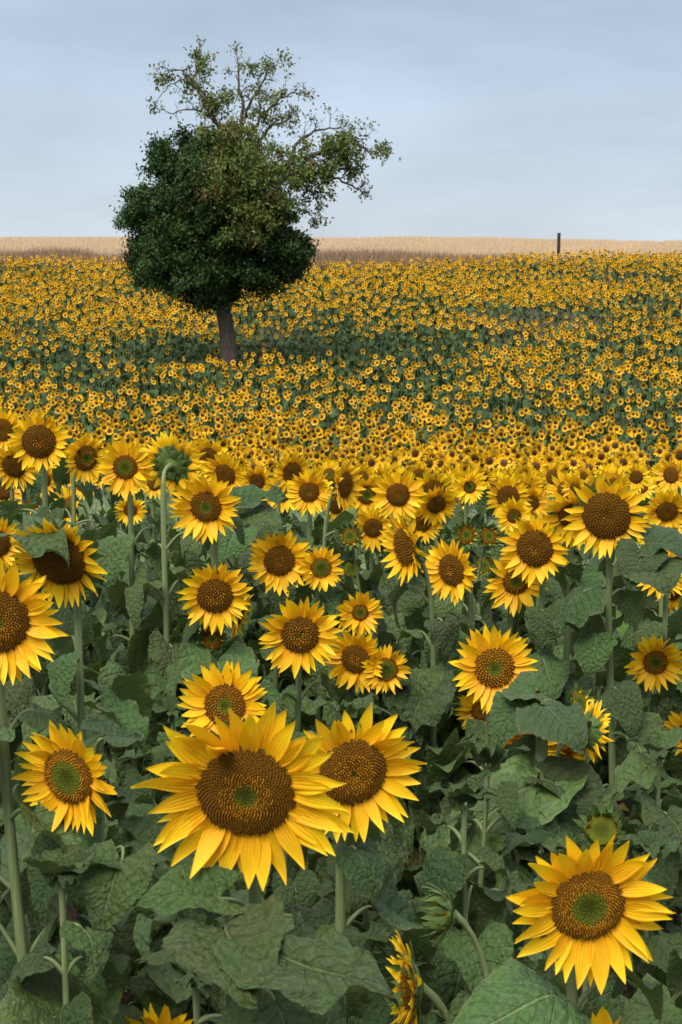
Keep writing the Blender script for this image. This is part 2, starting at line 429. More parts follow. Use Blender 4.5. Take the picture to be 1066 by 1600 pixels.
def make_florets(Rd, n, green, ring, mature, dome, r):
    i = np.arange(n) + .5; q = np.sqrt(i / n); a = i * 2.399963
    q = q * .985
    px, py = Rd * q * np.cos(a), Rd * q * np.sin(a); pz = disc_profile(q, Rd, dome)
    s = Rd * 1.55 / math.sqrt(n)
    c = disc_colour(q, green, ring, mature)
    g = np.random.default_rng(r)
    # ring of open florets with orange pollen
    lo, hi = max(green, .08), max(green, .08) + ring
    isr = (q > lo - .02) & (q < hi) & (g.random(n) < .92 - .36 * (q - lo) / max(ring, .05))
    hgt = s * np.where(q < green, .5, np.where(isr, 1.8, 1.35)) * g.uniform(.7, 1.3, n)
    tipc = np.where(isr[:, None], ORANGE * g.uniform(.6, 1.15, (n, 1)), c * np.where(q < green, g.uniform(.9, 1.25, n), g.uniform(.9, 1.45, n))[:, None])
    spent = (q >= hi) & (g.random(n) < .22)
    tipc = np.where(spent[:, None], np.array((.17, .075, .018)), tipc)
    inr = ((q > lo) & (q < hi))[:, None]
    basec = np.where(inr, c * .6 + np.array((.30, .125, .010)) * .4, c * .95)
    sq = np.where(q < green, s * .50, s * .40)
    V = np.zeros((n, 5, 3)); C = np.zeros((n, 5, 3))
    ja = a + .4
    for k in range(4):
        V[:, k, 0] = px + sq * np.cos(ja + k * np.pi / 2); V[:, k, 1] = py + sq * np.sin(ja + k * np.pi / 2); V[:, k, 2] = pz - s * .1
        C[:, k] = basec
    lean = s * .3
    V[:, 4, 0] = px + lean * np.cos(a) * g.normal(.6, .5, n); V[:, 4, 1] = py + lean * np.sin(a) * g.normal(.6, .5, n); V[:, 4, 2] = pz + hgt
    C[:, 4] = tipc
    base = (np.arange(n) * 5)[:, None, None]
    Fs = (base + np.array([[0, 1, 4], [1, 2, 4], [2, 3, 4], [3, 0, 4]])[None]).reshape(-1, 3)
    return mesh('florets', V.reshape(-1, 3), Fs, M_FLORET, cols=C.reshape(-1, 3), smooth=False)
def make_calyx(Rd, seed, bracts=True):
    A = Acc(); seg = 16; prof = ((1.0, -.02), (1.04, -.14), (.86, -.30), (.5, -.42), (.16, -.55))
    V = [(Rd * p * math.cos(2 * math.pi * k / seg), Rd * p * math.sin(2 * math.pi * k / seg), Rd * z) for p, z in prof for k in range(seg)]
    Fs = [(b * seg + k, b * seg + seg + k, b * seg + seg + (k + 1) % seg, b * seg + (k + 1) % seg) for b in range(len(prof) - 1) for k in range(seg)]
    A.add(V, np.array(Fs)[:, ::-1])
    if bracts:
        for lay, n in ((0, 13), (1, 13)):
            for k in range(n):
                Vb, Fb = bract_mesh(rnd.uniform(-.3, .25), 0)
                L = Rd * rnd.uniform(.75, 1.0); Vb = Vb * np.array((Rd * .42, L, L * .4))
                M = Matrix.Rotation(2 * math.pi * (k + .5 * lay) / n + rnd.uniform(-.1, .1), 4, 'Z') @ Matrix.Translation((0, Rd * (.75 - .1 * lay), -Rd * (.24 + .07 * lay))) @ Matrix.Rotation(R(rnd.uniform(0, 25)), 4, 'X')
                A.add([M @ Vector(p) for p in Vb], Fb)
    return A.mesh('calyx', M_BRACT)

# ------------------------------------------------------------------ the foreground flowers, one row each
# px, py, petal spread px, real spread m, facing right deg, facing up deg, disc share, green centre, orange ring, maturity, kind, label
FL = [
 (385, 1238, 335, .32, -4, -12, .48, .24, .30, .6, 'f', 'largest sunflower of all, low in the centre, overlapping the bloom to its right'),
 (552, 1207, 232, .28, 14, -4, .48, .10, .50, .3, 'f', 'big sunflower half hidden behind the right edge of the largest bloom'),
 (919, 1415, 268, .27, 4, -6, .46, .46, .32, .1, 'f', 'big sunflower with green centre alone in the lower right corner'),
 (-4, 972, 216, .26, 12, -4, .49, .20, .45, .7, 'f', 'large dark sunflower cut in half by the left edge of the picture'),
 (108, 1213, 190, .235, -26, -4, .50, .58, .22, .1, 'f', 'sunflower turned a little left with wide green centre, left of the largest bloom'),
 (92, 874, 168, .25, -14, -20, .55, .0, .0, 1., 'f', 'sunflower with big dark tilted disc and a leaf lying across its upper left'),
 (-6, 850, 98, .20, 20, -10, .48, .0, .0, .9, 'f', 'sunflower at the left edge peeping out above the half cut bloom'),
 (61, 690, 102, .22, 2, -4, .54, .0, .25, .95, 'f', 'tall dark centred sunflower at upper left, highest of its cluster'),
 (22, 728, 84, .20, -8, -22, .48, .0, .0, .9, 'f', 'sunflower hanging just below and left of the tall dark centred bloom'),
 (4, 672, 78, .21, -6, 0, .48, .0, .0, .7, 'f', 'sunflower at the left edge behind the tall dark centred bloom'),
 (134, 716, 84, .20, 38, -4, .50, .40, .15, .5, 'f', 'sunflower turned right with narrow disc, between two frontal blooms at upper left'),
 (196, 730, 98, .20, 0, -6, .42, .58, .0, .4, 'f', 'frontal sunflower with round green centre at upper left, right of the turned one'),
 (270, 724, 104, .215, 168, 14, .43, .0, .0, .5, 'b', 'sunflower seen from behind with dark green bracts and a yellow fringe above'),
 (322, 792, 118, .23, -10, -8, .45, .40, .0, .5, 'f', 'sunflower with oval brown disc and greenish centre below the bloom seen from behind'),
 (352, 742, 84, .21, -22, -14, .45, .0, .0, .7, 'f', 'sunflower tucked behind the upper right petals of the oval disc bloom'),
 (326, 714, 72, .20, -8, -8, .45, .0, .0, .8, 'f', 'sunflower just right of the one seen from behind, half covered'),
 (456, 739, 76, .20, 36, -4, .48, .0, .0, .8, 'f', 'sunflower turned right with narrow brown disc in upper centre left'),
 (483, 769, 78, .19, 0, -2, .44, .22, .0, .6, 'f', 'small round frontal sunflower, right of a large leaf in the upper centre'),
 (440, 771, 66, .19, -6, -10, .46, .0, .0, .8, 'f', 'sunflower half covered by a leaf, left of the small round frontal one'),
 (402, 752, 62, .19, -10, -16, .44, .0, .0, .8, 'f', 'sunflower sunk behind a leaf between the oval disc bloom and the turned one'),
 (437, 876, 110, .225, 6, -2, .47, .0, .25, .7, 'f', 'brown centred sunflower beside the small green centred one in the middle of the field'),
 (502, 887, 76, .155, 4, -4, .46, .70, .15, .2, 'f', 'small green centred sunflower touching the right side of the brown centred one'),
 (336, 931, 120, .235, 2, -8, .50, .0, .42, .8, 'f', 'broad brown sunflower above the half open bud at centre left'),
 (374, 962, 78, .17, 82, -16, .46, .0, .0, .6, 'f', 'edge on sunflower with drooping petals behind the broad brown one'),
 (563, 957, 76, .155, 0, -4, .38, .50, .2, .3, 'f', 'small sunflower with tiny round centre standing alone in the middle'),
 (469, 992, 134, .245, 4, -4, .47, .12, .42, .6, 'f', 'wide open sunflower with dotted brown disc near the middle of the picture'),
 (556, 1030, 110, .21, -22, -6, .46, .0, .3, .6, 'f', 'sunflower half behind the small lime centred bloom, right of the wide open one'),
 (603, 1046, 80, .152, 6, -4, .50, .70, .1, .1, 'f', 'small sunflower with bright lime green centre, front of a pair at the centre'),
 (352, 1102, 150, .245, -4, 10, .46, .35, .45, .2, 'f', 'sunflower rising from behind the top petals of the largest bloom'),
 (573, 773, 72, .18, 24, -4, .46, .52, .0, .5, 'f', 'small green centred sunflower immediately left of a dark round one, upper centre'),
 (622, 773, 88, .205, 2, -2, .44, .0, .2, .9, 'f', 'dark round frontal sunflower in the crowded upper centre'),
 (539, 758, 86, .20, 58, -2, .50, .0, .0, .7, 'f', 'sunflower turned almost sideways to the right in the crowded upper centre'),
 (526, 791, 58, .19, 30, -8, .46, .0, .0, .8, 'f', 'sunflower low behind leaves below the one turned sideways, upper centre'),
 (583, 825, 74, .18, 2, -4, .44, .15, .0, .7, 'f', 'round sunflower directly below the dark round frontal one'),
 (633, 855, 122, .235, -62, -6, .52, .0, .0, .8, 'f', 'tall narrow sunflower seen nearly edge on facing left, centre right'),
 (660, 818, 66, .19, 12, -6, .44, .0, .0, .7, 'f', 'sunflower half hidden behind the tall narrow edge on bloom'),
 (682, 788, 70, .20, 18, -22, .46, .0, .0, .8, 'f', 'nodding sunflower looking down right, right of the dark round frontal one'),
 (706, 891, 106, .215, -42, -4, .50, .0, .2, .8, 'f', 'sunflower facing left with a narrow oval disc, right of the tall edge on bloom'),
 (734, 761, 54, .15, 4, -2, .40, .60, .0, .4, 'f', 'tiny sunflower with green centre standing above two yellow buds'),
 (836, 857, 118, .23, -22, -4, .52, .0, .2, .9, 'f', 'dark oval centred sunflower overlapping the lower bloom at its left, right side'),
 (806, 909, 104, .21, 2, -6, .42, .45, .28, .3, 'f', 'sunflower with small green centre tucked under the dark oval centred one'),
 (948, 806, 142, .265, -16, -4, .55, .0, .0, 1., 'f', 'biggest dark seeded sunflower at upper right with leaves on its stem'),
 (896, 806, 112, .225, -6, -28, .44, .0, .0, .7, 'f', 'shaggy sunflower bowed down behind the biggest dark seeded one'),
 (794, 776, 78, .21, -8, -6, .48, .0, .0, .8, 'f', 'sunflower behind the small greenish centred bloom at upper right'),
 (803, 806, 66, .17, 4, -6, .38, .40, .0, .6, 'f', 'small greenish centred sunflower above the dark oval centred one'),
 (830, 786, 62, .19, -4, -8, .44, .0, .0, .8, 'f', 'sunflower wedged between the small greenish one and the shaggy bowed one'),
 (1042, 799, 82, .21, -4, -18, .44, .0, .0, .7, 'f', 'drooping sunflower near the right edge, right of the biggest dark seeded one'),
 (1036, 891, 92, .20, -20, -6, .48, .0, .15, .7, 'f', 'sunflower half covered by dark leaves at the right edge'),
 (1052, 928, 62, .17, 6, -20, .40, .0, .0, .6, 'f', 'low sunflower showing only lower petals under dark leaves at the right edge'),
 (1024, 1035, 98, .195, 0, -4, .42, .50, .3, .2, 'f', 'round frontal sunflower with green centre and orange ring near the right edge'),
 (773, 1044, 142, .25, 2, 4, .47, .35, .55, .1, 'f', 'sunflower above a bunch of leaves that covers its lowest petals'),
 (752, 1112, 82, .17, -14, -2, .42, .2, .4, .3, 'f', 'sunflower with only its left petals showing left of a bunch of leaves'),
 (824, 1165, 112, .22, -6, -12, .46, .0, .4, .5, 'f', 'sunflower hidden behind a thick stem and its bunch of leaves'),
 (876, 1186, 98, .20, 4, -30, .44, .0, .4, .6, 'f', 'bowed sunflower behind the thick stem, petals hanging below the leaves'),
 (925, 1142, 100, .165, 112, -10, .46, .0, .0, .5, 's', 'sunflower facing away to the right with dark back, under a bunch of leaves'),
 (1078, 1146, 92, .19, -18, -4, .44, .2, .2, .4, 'f', 'sunflower cut by the right edge, showing only its left petals'),
 (640, 1542, 172, .205, -80, 0, .46, .1, .2, .3, 's', 'sunflower seen exactly from the side at the bottom, facing left'),
 (250, 1634, 150, .19, 0, 0, .44, .3, .2, .3, 'f', 'sunflower rising into the bottom edge at left, only petal tips visible'),
 (948, 1678, 230, .25, 0, 0, .44, .3, .2, .3, 'f', 'sunflower below the bottom edge at right, only two petal tips visible'),
 (204, 797, 52, .17, 0, -10, .44, .0, .0, .6, 'f', 'small sunflower low under the round green centred bloom at upper left'),
 # buds
 (332, 999, 50, .10, -4, 16, .62, .45, .3, .0, 'h', 'half open green bud with yellow tips below the broad brown sunflower'),
 (547, 838, 44, .095, -10, 14, .62, .7, .0, .0, 'h', 'green bud opening yellow, left below the round sunflower in the upper centre'),
 (549, 889, 42, .095, 8, 14, .62, .9, .0, .0, 'g', 'closed green bud below the opening bud, right of the small green centred sunflower'),
 (729, 836, 46, .10, 6, 12, .62, .6, .0, .0, 'h', 'opening yellow green bud directly below the tiny sunflower, upper right'),
 (764, 838, 42, .095, 14, 16, .62, .6, .0, .0, 'h', 'opening bud with few yellow tips, left of the small green centred pair'),
 (756, 884, 40, .095, -14, 10, .62, .8, .0, .0, 'h', 'bud with yellow tips to the right of the narrow oval disc bloom'),
 (690, 1425, 104, .12, -78, 4, .60, .9, .0, .0, 'g', 'curly pale green bud facing left, left of the lower right sunflower'),
 (940, 1297, 84, .11, -10, 40, .60, .9, .0, .0, 'g', 'closed green bud just above the top petals of the lower right sunflower'),
 (906, 1098, 58, .10, 40, 30, .60, .8, .0, .0, 'h', 'shaggy yellow green bud on top of the bunch of leaves at right'),
 (794, 1319, 30, .05, -30, 30, .60, .9, .0, .0, 'g', 'tiny dark closed bud on a thin stalk, left above the lower right sunflower'),
]
HEADS = []       # px, py, spread, depth of every flower that must stay visible
for f in FL:
    if f[10] != 'c': HEADS.append((f[0], f[1], f[2], f[3] * F / f[2]))
HEADS = np.array(HEADS)
def blocks(pts, slack=.46):
    x, y, d = proj(np.asarray(pts))
    for hx, hy, D, hd in HEADS:
        if np.any((d < hd - .004) & (np.hypot(x - hx, y - hy) < D * slack)): return True
    return False

# leaves placed by hand: the plant they grow on -> (base px, base py, depth), (tip px, py, depth), width ratio
HAND = {
 5: [((34, 838, 3.55), (104, 848, 3.45), .95)],
 41: [((1008, 850, 4.45), (1076, 822, 4.35), 1.0), ((1012, 868, 4.42), (1048, 890, 4.25), 1.1), ((1005, 865, 4.4), (985, 900, 4.3), 1.1)],
 54: [((838, 1092, 4.0), (752, 1122, 3.9), .85), ((846, 1096, 3.95), (925, 1085, 4.15), .9), ((852, 1105, 3.9), (918, 1135, 3.75), .95), ((838, 1222, 3.9), (662, 1282, 3.7), .62), ((860, 1222, 3.9), (1000, 1245, 3.8), .62), ((836, 1190, 4.0), (735, 1200, 3.95), .7)],
 0: [((352, 1452, 2.25), (400, 1540, 2.1), 1.05), ((345, 1400, 2.3), (215, 1370, 2.25), .8), ((420, 1480, 2.2), (625, 1545, 2.05), .62)],
 2: [((880, 1560, 2.5), (745, 1545, 2.35), .8)],
 57: [((205, 1635, 2.95), (20, 1560, 2.6), .85)],
 58: [((950, 1640, 2.3), (985, 1555, 2.2), .9)],
 13: [((378, 790, 4.9), (448, 762, 4.9), .75), ((385, 800, 4.9), (440, 800, 4.8), .8)],
 4: [((160, 1150, 3.0), (225, 1140, 3.1), .9), ((190, 1345, 2.85), (140, 1450, 2.75), .85), ((100, 1415, 2.95), (128, 1480, 2.9), .55, 'dead')],
}

# ------------------------------------------------------------------ building one near plant
def petiole_and_leaf(root, base, att, tip_dir, L, Wr, up, hand=False, variety='leaf'):
    """att: point on stem, base: where the blade starts (both local to root)"""
    y = nrm(tip_dir); z = nrm(np.asarray(up) - y * np.dot(up, y)); x = np.cross(y, z)
    lib = {'leaf': LEAVES, 'dead': DEADS, 'yellow': YELS}[variety]
    me = rnd.choice(lib)
    s = L
    M = frame(x * s * Wr, y * s, z * s * (.75 if hand else 1.0), base)
    o = link('leaf', me, root, M)
    if variety == 'dead': o['label'] = 'withered brown leaf hanging limp'
    if variety == 'yellow': o['label'] = 'yellowing lower leaf'
    # petiole as the leaf's own piece
    A, B = np.asarray(att), np.asarray(base)
    D = np.linalg.norm(B - A)
    c1 = A + (B - A) * .4 + np.array((0, 0, .12 * D)); c2 = B - y * .22 * D - (B - A) * .12 + np.array((0, 0, .05 * D))
    pts = bez(A, c1, c2, B - z * .006 + y * .004, 9)
    V, Fq = tube(pts, np.linspace(.0062, .0026, 9), 6)
    inv = M.inverted()
    V = [inv @ Vector(p) for p in V]
    link('petiole', mesh('petiole', V, Fq, M_STEM), o)
    return o

def leaf_points(base, tip_dir, L, Wr, up):
    y = nrm(tip_dir); z = nrm(np.asarray(up) - y * np.dot(up, y)); x = np.cross(y, z)
    return np.array([base + y * L * u + x * v * L * Wr * .42 - z * .3 * L * u * u for u in (0, .2, .4, .6, .8, 1.0) for v in (-1, -.5, 0, .5, 1)])

def stem_path(root, head, n, off, soft=False):
    """local points from ground to the back of the head"""
    hl = np.asarray(head) - root
    bend = .16
    h = np.linalg.norm(n[:2]); nh = np.array((n[0], n[1], 0)) / max(h, .2) if h > .2 else np.zeros(3)
    top = hl - n * .02
    if off == .12 or soft:
        return bez(np.zeros(3), np.array((rnd.uniform(-.03, .03), 0, hl[2] * .62)), top - n * .13 - np.array((0, 0, .10)), top, 17)
    mid = np.array((hl[0] - nh[0] * off, hl[1] - nh[1] * off, hl[2] - .06 - .4 * off))
    low = bez(np.zeros(3), np.array((rnd.uniform(-.03, .03), rnd.uniform(-.03, .03), mid[2] * .4)), mid - np.array((0, 0, mid[2] * .35)), mid, 10)
    up = bez(mid, mid + np.array((0, 0, bend * .6)), top - n * off * .7 + np.array((0, 0, .012)), top, 7)[1:]
    return np.concatenate([low, up])

def near_plant(i, f):
    px, py, D, real, yaw, pit, ds, green, ring, mat, kind, label = f
    dep = real * F / D
    head = P(px, py, dep)
    ya, pa = R(yaw), R(pit)
    n = np.array((math.sin(ya) * math.cos(pa), -math.cos(ya) * math.cos(pa), math.sin(pa)))
    nh = np.array((n[0], n[1], 0)); nh = nh / (np.linalg.norm(nh) + 1e-6)
    off = .10 if kind in 'gh' else .12 if abs(yaw) > 50 and kind != 'b' else .10
    if i == 54: bx, by = P(846, 1200, 3.98)[:2]
    else: bx, by = head[0] - nh[0] * (off + .01) + rnd.uniform(-.05, .05), head[1] - nh[1] * (off + .01) + rnd.uniform(-.03, .03)
    root = np.array((bx, by, gz(bx, by) - .01))
    small = kind in 'gh'
    t = thing('sunflower_bud' if small else 'sunflower', label, 'bud' if small else 'sunflower', root, 'sunflower buds among the foreground plants' if small else 'sunflowers in the foreground')
    pts = stem_path(root, head, n, off, kind in 'gh')
    if i == 54:
        W = [root, P(840, 1420, 3.95), P(846, 1200, 3.96), P(848, 1130, 3.96), P(860, 1108, 3.97), P(880, 1108, 3.98), P(900, 1124, 3.98), head - n * .03]
        W = np.array(W) - root; W[0] = 0; W[1, 2] = max(W[1, 2], .2); pts = catmull(W, 3)
    H = pts[:, 2].max()
    rad = np.interp(np.linspace(0, 1, len(pts)), [0, .6, .85, 1], [.0135, .0092, .0066, .0105]) * (.75 + real * 1.1)
    if i == 54: rad = rad * np.interp(np.linspace(0, 1, len(rad)), [0, .5, .68, 1], [1.55, 1.5, 1.0, .9])
    if small: rad = rad * .75
    rad = rad * np.array([rnd.uniform(.9, 1.1) for _ in rad])
    V, Fq = tube(pts, rad, 10); link('stem', mesh('stem', V, Fq, M_STEM), t)
    # head
    Rd = real * ds / 2; big = D >= 74
    up = np.array((0, 0, 1.)); x = nrm(np.cross(up, n)); y = np.cross(n, x)
    rot = frame(x, y, n, pts[-1] + n * .02) @ Matrix.Rotation(rnd.uniform(-.3, .3), 4, 'Z')
    dome = .22 if not small else .12
    if mat > .85: dome = .30
    hd = link('flower_head', make_disc(Rd, green, ring, mat, dome, 9, 28 if big else 18), t, rot)
    nf = int(min(900, max(160, (D * ds) ** 2 / 24)))
    link('florets', make_florets(Rd, nf, green, ring, mat, dome, i), hd, kind='stuff')
    link('calyx', make_calyx(Rd, i, not (small or kind in 'bs')), hd)
    if small or kind in 'bs':
        for lay in range(2 if not (small or kind == 'b') else 3):
            nb = 15 if not small else 13
            for k in range(nb):
                L = Rd * ((rnd.uniform(.8, 1.15) if kind != 'b' else rnd.uniform(.6, .9)) if not small else rnd.uniform(.9, 1.35))
                tilt = (rnd.uniform(0, 30) if kind != 'b' else rnd.uniform(-32, -4)) if not small else (rnd.uniform(45, 85) - lay * 22 if kind == 'g' else rnd.uniform(25, 60) - lay * 20)
                M = Matrix.Rotation(2 * math.pi * (k + lay / 3) / nb + rnd.uniform(-.1, .1), 4, 'Z') @ Matrix.Translation((0, Rd * (.92 - (.12 if kind != 'b' else .24) * lay), -Rd * (.16 + .12 * lay))) @ Matrix.Rotation(R(tilt), 4, 'X') @ Matrix.Rotation(R(rnd.uniform(-20, 20)), 4, 'Y') @ Matrix.Diagonal((Rd * .46, L, L * .45, 1))
                link('bract', rnd.choice(BRACTS), hd, M)
    # petals
    if kind != 'g':
        PL = (real / 2 - Rd) * (1.12 if not small else .9)
        npet = rnd.randint(36, 44) if not small else 12
        acc = None if (big and not small) else Acc()
        uvs = []
        for k in range(npet):
            if not small and kind == 'f' and rnd.random() < .02: continue
            lay = k % 2
            a = 2 * math.pi * (k + rnd.uniform(-.42, .42)) / npet
            L = PL * rnd.uniform(.84, 1.12) * (1.0 if lay else .95)
            Wd = L * rnd.uniform(.30, .40) if not small else L * .35
            tl = (rnd.uniform(-2, 18) + 9 * lay if kind != 'b' else rnd.uniform(-22, 4)) if not small else rnd.uniform(50, 80)
            if rnd.random() < .18: tl += rnd.uniform(-20, 30)
            M = Matrix.Rotation(a, 4, 'Z') @ Matrix.Translation((0, Rd * .90, Rd * (-.04 + .04 * lay))) @ Matrix.Rotation(R(tl), 4, 'X') @ Matrix.Rotation(R(rnd.uniform(-22, 22)), 4, 'Y') @ Matrix.Rotation(R(rnd.uniform(-9, 9)), 4, 'Z') @ Matrix.Diagonal((Wd, L, L * .42, 1))
            v = rnd.randrange(PETAL_N)
            if acc is None: link('petal', PETALS[v], hd, M)
            else:
                V, U = petal_grid(v, 5, 2); acc.add([M @ Vector(p) for p in V], grid_faces(5, 2)[:, ::-1]); uvs.append(U)
        if acc is not None:
            link('petals', mesh('petals', np.concatenate(acc.V), np.concatenate(acc.F), M_PETAL, uvs=np.concatenate(uvs)), hd)
    # leaves
    used = 0
    for k in range(0 if small else rnd.randint(3, 4)):       # small leaves close under the head
        j = int(len(pts) * rnd.uniform(.60, .86)); a_ = rnd.uniform(0, 6.28); dr = np.array((math.cos(a_), math.sin(a_), 0))
        base = pts[j] + dr * rnd.uniform(.02, .05) + np.array((0, 0, .012)); L = rnd.uniform(.08, .14); td = dr + np.array((0, 0, rnd.uniform(-.9, .3)))
        if not blocks(root + leaf_points(base, td, L, .85, np.array((0, 0, 1.)) + dr * .3), .47):
            petiole_and_leaf(t, base, pts[j], td, L, rnd.uniform(.7, .9), np.array((0, 0, 1.)) + dr * .3)
    for (b, tp, Wr, *var) in HAND.get(i, ()):
        B = P(*b) - root; T = P(*tp) - root
        L = np.linalg.norm(T - B)
        hgt = max(.1, min(B[2] - .05, pts[-4][2])); k = int(np.argmin(np.abs(pts[:, 2] - hgt))); att = pts[min(k, len(pts) - 3)]
        upv = np.array((rnd.uniform(-.2, .2), -.42, 1.))
        petiole_and_leaf(t, B, att, T - B, L, Wr, upv, True, *var); used += 1
    nl = rnd.randint(15, 19) if not small else rnd.randint(7, 10)
    az = rnd.uniform(0, 6.28)
    for k in range(nl):
        q = (k + .5) / nl
        hz = H * (.16 + .74 * q)
        j = int(np.argmin(np.abs(pts[:-4, 2] - hz))); att = pts[j] * 1.0
        att = att + (pts[j + 1] - att) * 0.0
        for tr in range(7):
            az += 2.399 if tr == 0 else rnd.uniform(.4, 1.2)
            pl = rnd.uniform(.09, .17) * (1.1 - .5 * q); el = R(rnd.uniform(10, 50))
            dr = np.array((math.cos(az), math.sin(az), 0))
            base = att + dr * pl * math.cos(el) + np.array((0, 0, pl * math.sin(el)))
            L = (.105 + .10 * math.sin(math.pi * min(1, q * .9 + .12))) * rnd.uniform(.75, 1.25)
            td = dr * math.cos(R(rnd.uniform(15, 50))) + np.array((rnd.uniform(-.25, .25), rnd.uniform(-.25, .25), -math.sin(R(rnd.uniform(5, 50)))))
            Wr = rnd.uniform(.8, 1.05)
            upl = np.array((0, 0, 1.)) + dr * .35 + np.array((rnd.uniform(-.35, .35), rnd.uniform(-.35, .35), 0))
            if not blocks(root + leaf_points(base, td, L, Wr, upl)) and (root + base + nrm(td) * L)[1] > .75:
                var = 'leaf'
                if q < .22 and rnd.random() < .30: var = 'dead'
                elif q < .4 and rnd.random() < .12: var = 'yellow'
                if var == 'dead': td = dr * .35 + np.array((0, 0, -1.)); L *= .7
                petiole_and_leaf(t, base, att, td, L, Wr, upl, variety=var); used += 1
                break
    return t, (bx, by)
BASES = []
for i, f in enumerate(FL):
    BASES.append(near_plant(i, f)[1])

# leafy plants without an open flower that fill the rows between them
FILL = [(rnd.uniform(-.36, .36), rnd.uniform(1.55, 6.9)) for _ in range(900)]
nfill = 0
def leafy_plant(x, y, H):
    root = np.array((x, y, gz(x, y) - .01))
    t = thing('young_sunflower', '', 'plant', root, 'leafy young sunflower plants among the foreground rows')
    lean = np.array((rnd.uniform(-.06, .06), rnd.uniform(-.06, .06), H))
    pts = bez(np.zeros(3), np.array((0, 0, H * .4)), lean - np.array((0, 0, H * .3)), lean, 12)
    V, Fq = tube(pts, np.linspace(.0115, .005, 12), 8); link('stem', mesh('stem', V, Fq, M_STEM), t)
    nl = rnd.randint(12, 16); az = rnd.uniform(0, 6.28)
    made = 0
    for k in range(nl):
        q = (k + .6) / nl; j = min(10, int(q * 11)); att = pts[j]
        for tr in range(6):
            az += 2.399 if tr == 0 else rnd.uniform(.4, 1.2)
            pl = rnd.uniform(.08, .16) * (1.15 - .7 * q); el = R(rnd.uniform(15, 55)); dr = np.array((math.cos(az), math.sin(az), 0))
            base = att + dr * pl * math.cos(el) + np.array((0, 0, pl * math.sin(el)))
            L = (.11 + .10 * math.sin(math.pi * min(1, q + .1))) * rnd.uniform(.8, 1.2)
            td = dr * math.cos(R(rnd.uniform(10, 50))) + np.array((rnd.uniform(-.2, .2), rnd.uniform(-.2, .2), -math.sin(R(rnd.uniform(0, 45)))))
            upl = np.array((0, 0, 1.)) + dr * .3 + np.array((rnd.uniform(-.35, .35), rnd.uniform(-.35, .35), 0)); Wr = rnd.uniform(.8, 1.05)
            if not blocks(root + leaf_points(base, td, L, Wr, upl), .5) and (root + base + nrm(td) * L)[1] > .8:
                petiole_and_leaf(t, base, att, td, L, Wr, upl, variety='dead' if (q < .2 and rnd.random() < .3) else 'leaf'); made += 1; break
    if made < 7:
        for o in list(t.children_recursive): bpy.data.objects.remove(o)
        bpy.data.objects.remove(t); return False
    t['label'] = filler_label(x, y, H)
    for k in range(5):
        az += 2.399; dr = np.array((math.cos(az), math.sin(az), 0)); L = rnd.uniform(.06, .11)
        petiole_and_leaf(t, pts[-1] + dr * .012 + np.array((0, 0, .012)), pts[-2], dr * rnd.uniform(.5, 1.2) + np.array((0, 0, .8)), L, .75, np.array((0, 0, 1.)) - dr * .6)
    return True
SHORT = {0: 'the largest bloom', 1: 'the bloom behind the largest one', 2: 'the lower right bloom', 3: 'the half cut left edge bloom', 4: 'the wide green centred left bloom', 5: 'the tilted dark bloom at left',
 11: 'the round green centred upper left bloom', 13: 'the oval disc bloom', 20: 'the brown centred middle bloom', 22: 'the broad brown bloom', 24: 'the tiny centred middle bloom', 25: 'the wide open dotted bloom', 27: 'the lime centred bloom',
 28: 'the bloom above the largest one', 33: 'the round bloom in the upper centre', 34: 'the edge on bloom', 37: 'the narrow oval disc bloom', 39: 'the dark oval centred bloom', 40: 'the small green centred right bloom', 41: 'the biggest dark seeded bloom',
 49: 'the orange ringed right edge bloom', 50: 'the bloom over the leaf bunch', 54: 'the bloom facing away right', 57: 'the side on bottom bloom', 67: 'the curly pale bud'}
USED = set()
def filler_label(x, y, H):
    a, b, d = proj(np.array((x, y, gz(x, y) + H * .8)))
    for k in sorted(SHORT, key=lambda k: math.hypot(FL[k][0] - a, FL[k][1] - b)):
        dx, dy = a - FL[k][0], b - FL[k][1]; ang = math.degrees(math.atan2(dy, dx))
        rel = 'right of' if -30 < ang < 25 else 'low to the right of' if ang < 65 and ang > 0 else 'straight below' if 65 <= ang < 115 else 'low to the left of' if 115 <= ang < 155 else 'left of' if abs(ang) >= 150 else 'up behind'
        l = f'leafy plant without bloom {rel} {SHORT[k]}'
        if l not in USED: USED.add(l); return l
for (u, d) in FILL:
    if nfill >= 70: break
    x = u * d * .75; y = d
    md = min(math.hypot(x - a, y - b) for a, b in BASES)
    if md < .25: continue
    H = rnd.uniform(.75, 1.1) if d > 2.4 else rnd.uniform(.6, .95)
    pxx, pyy, _ = proj(np.array((x, y, gz(x, y) + H)))
    if not (-180 < pxx < 1250): continue
    ok = True
    for hx, hy, D, hd in HEADS:
        if d < hd and abs(pxx - hx) < D * .35 and pyy < hy + D * .4: ok = False
    if not ok: continue
    if not leafy_plant(x, y, H): continue
    BASES.append((x, y)); nfill += 1

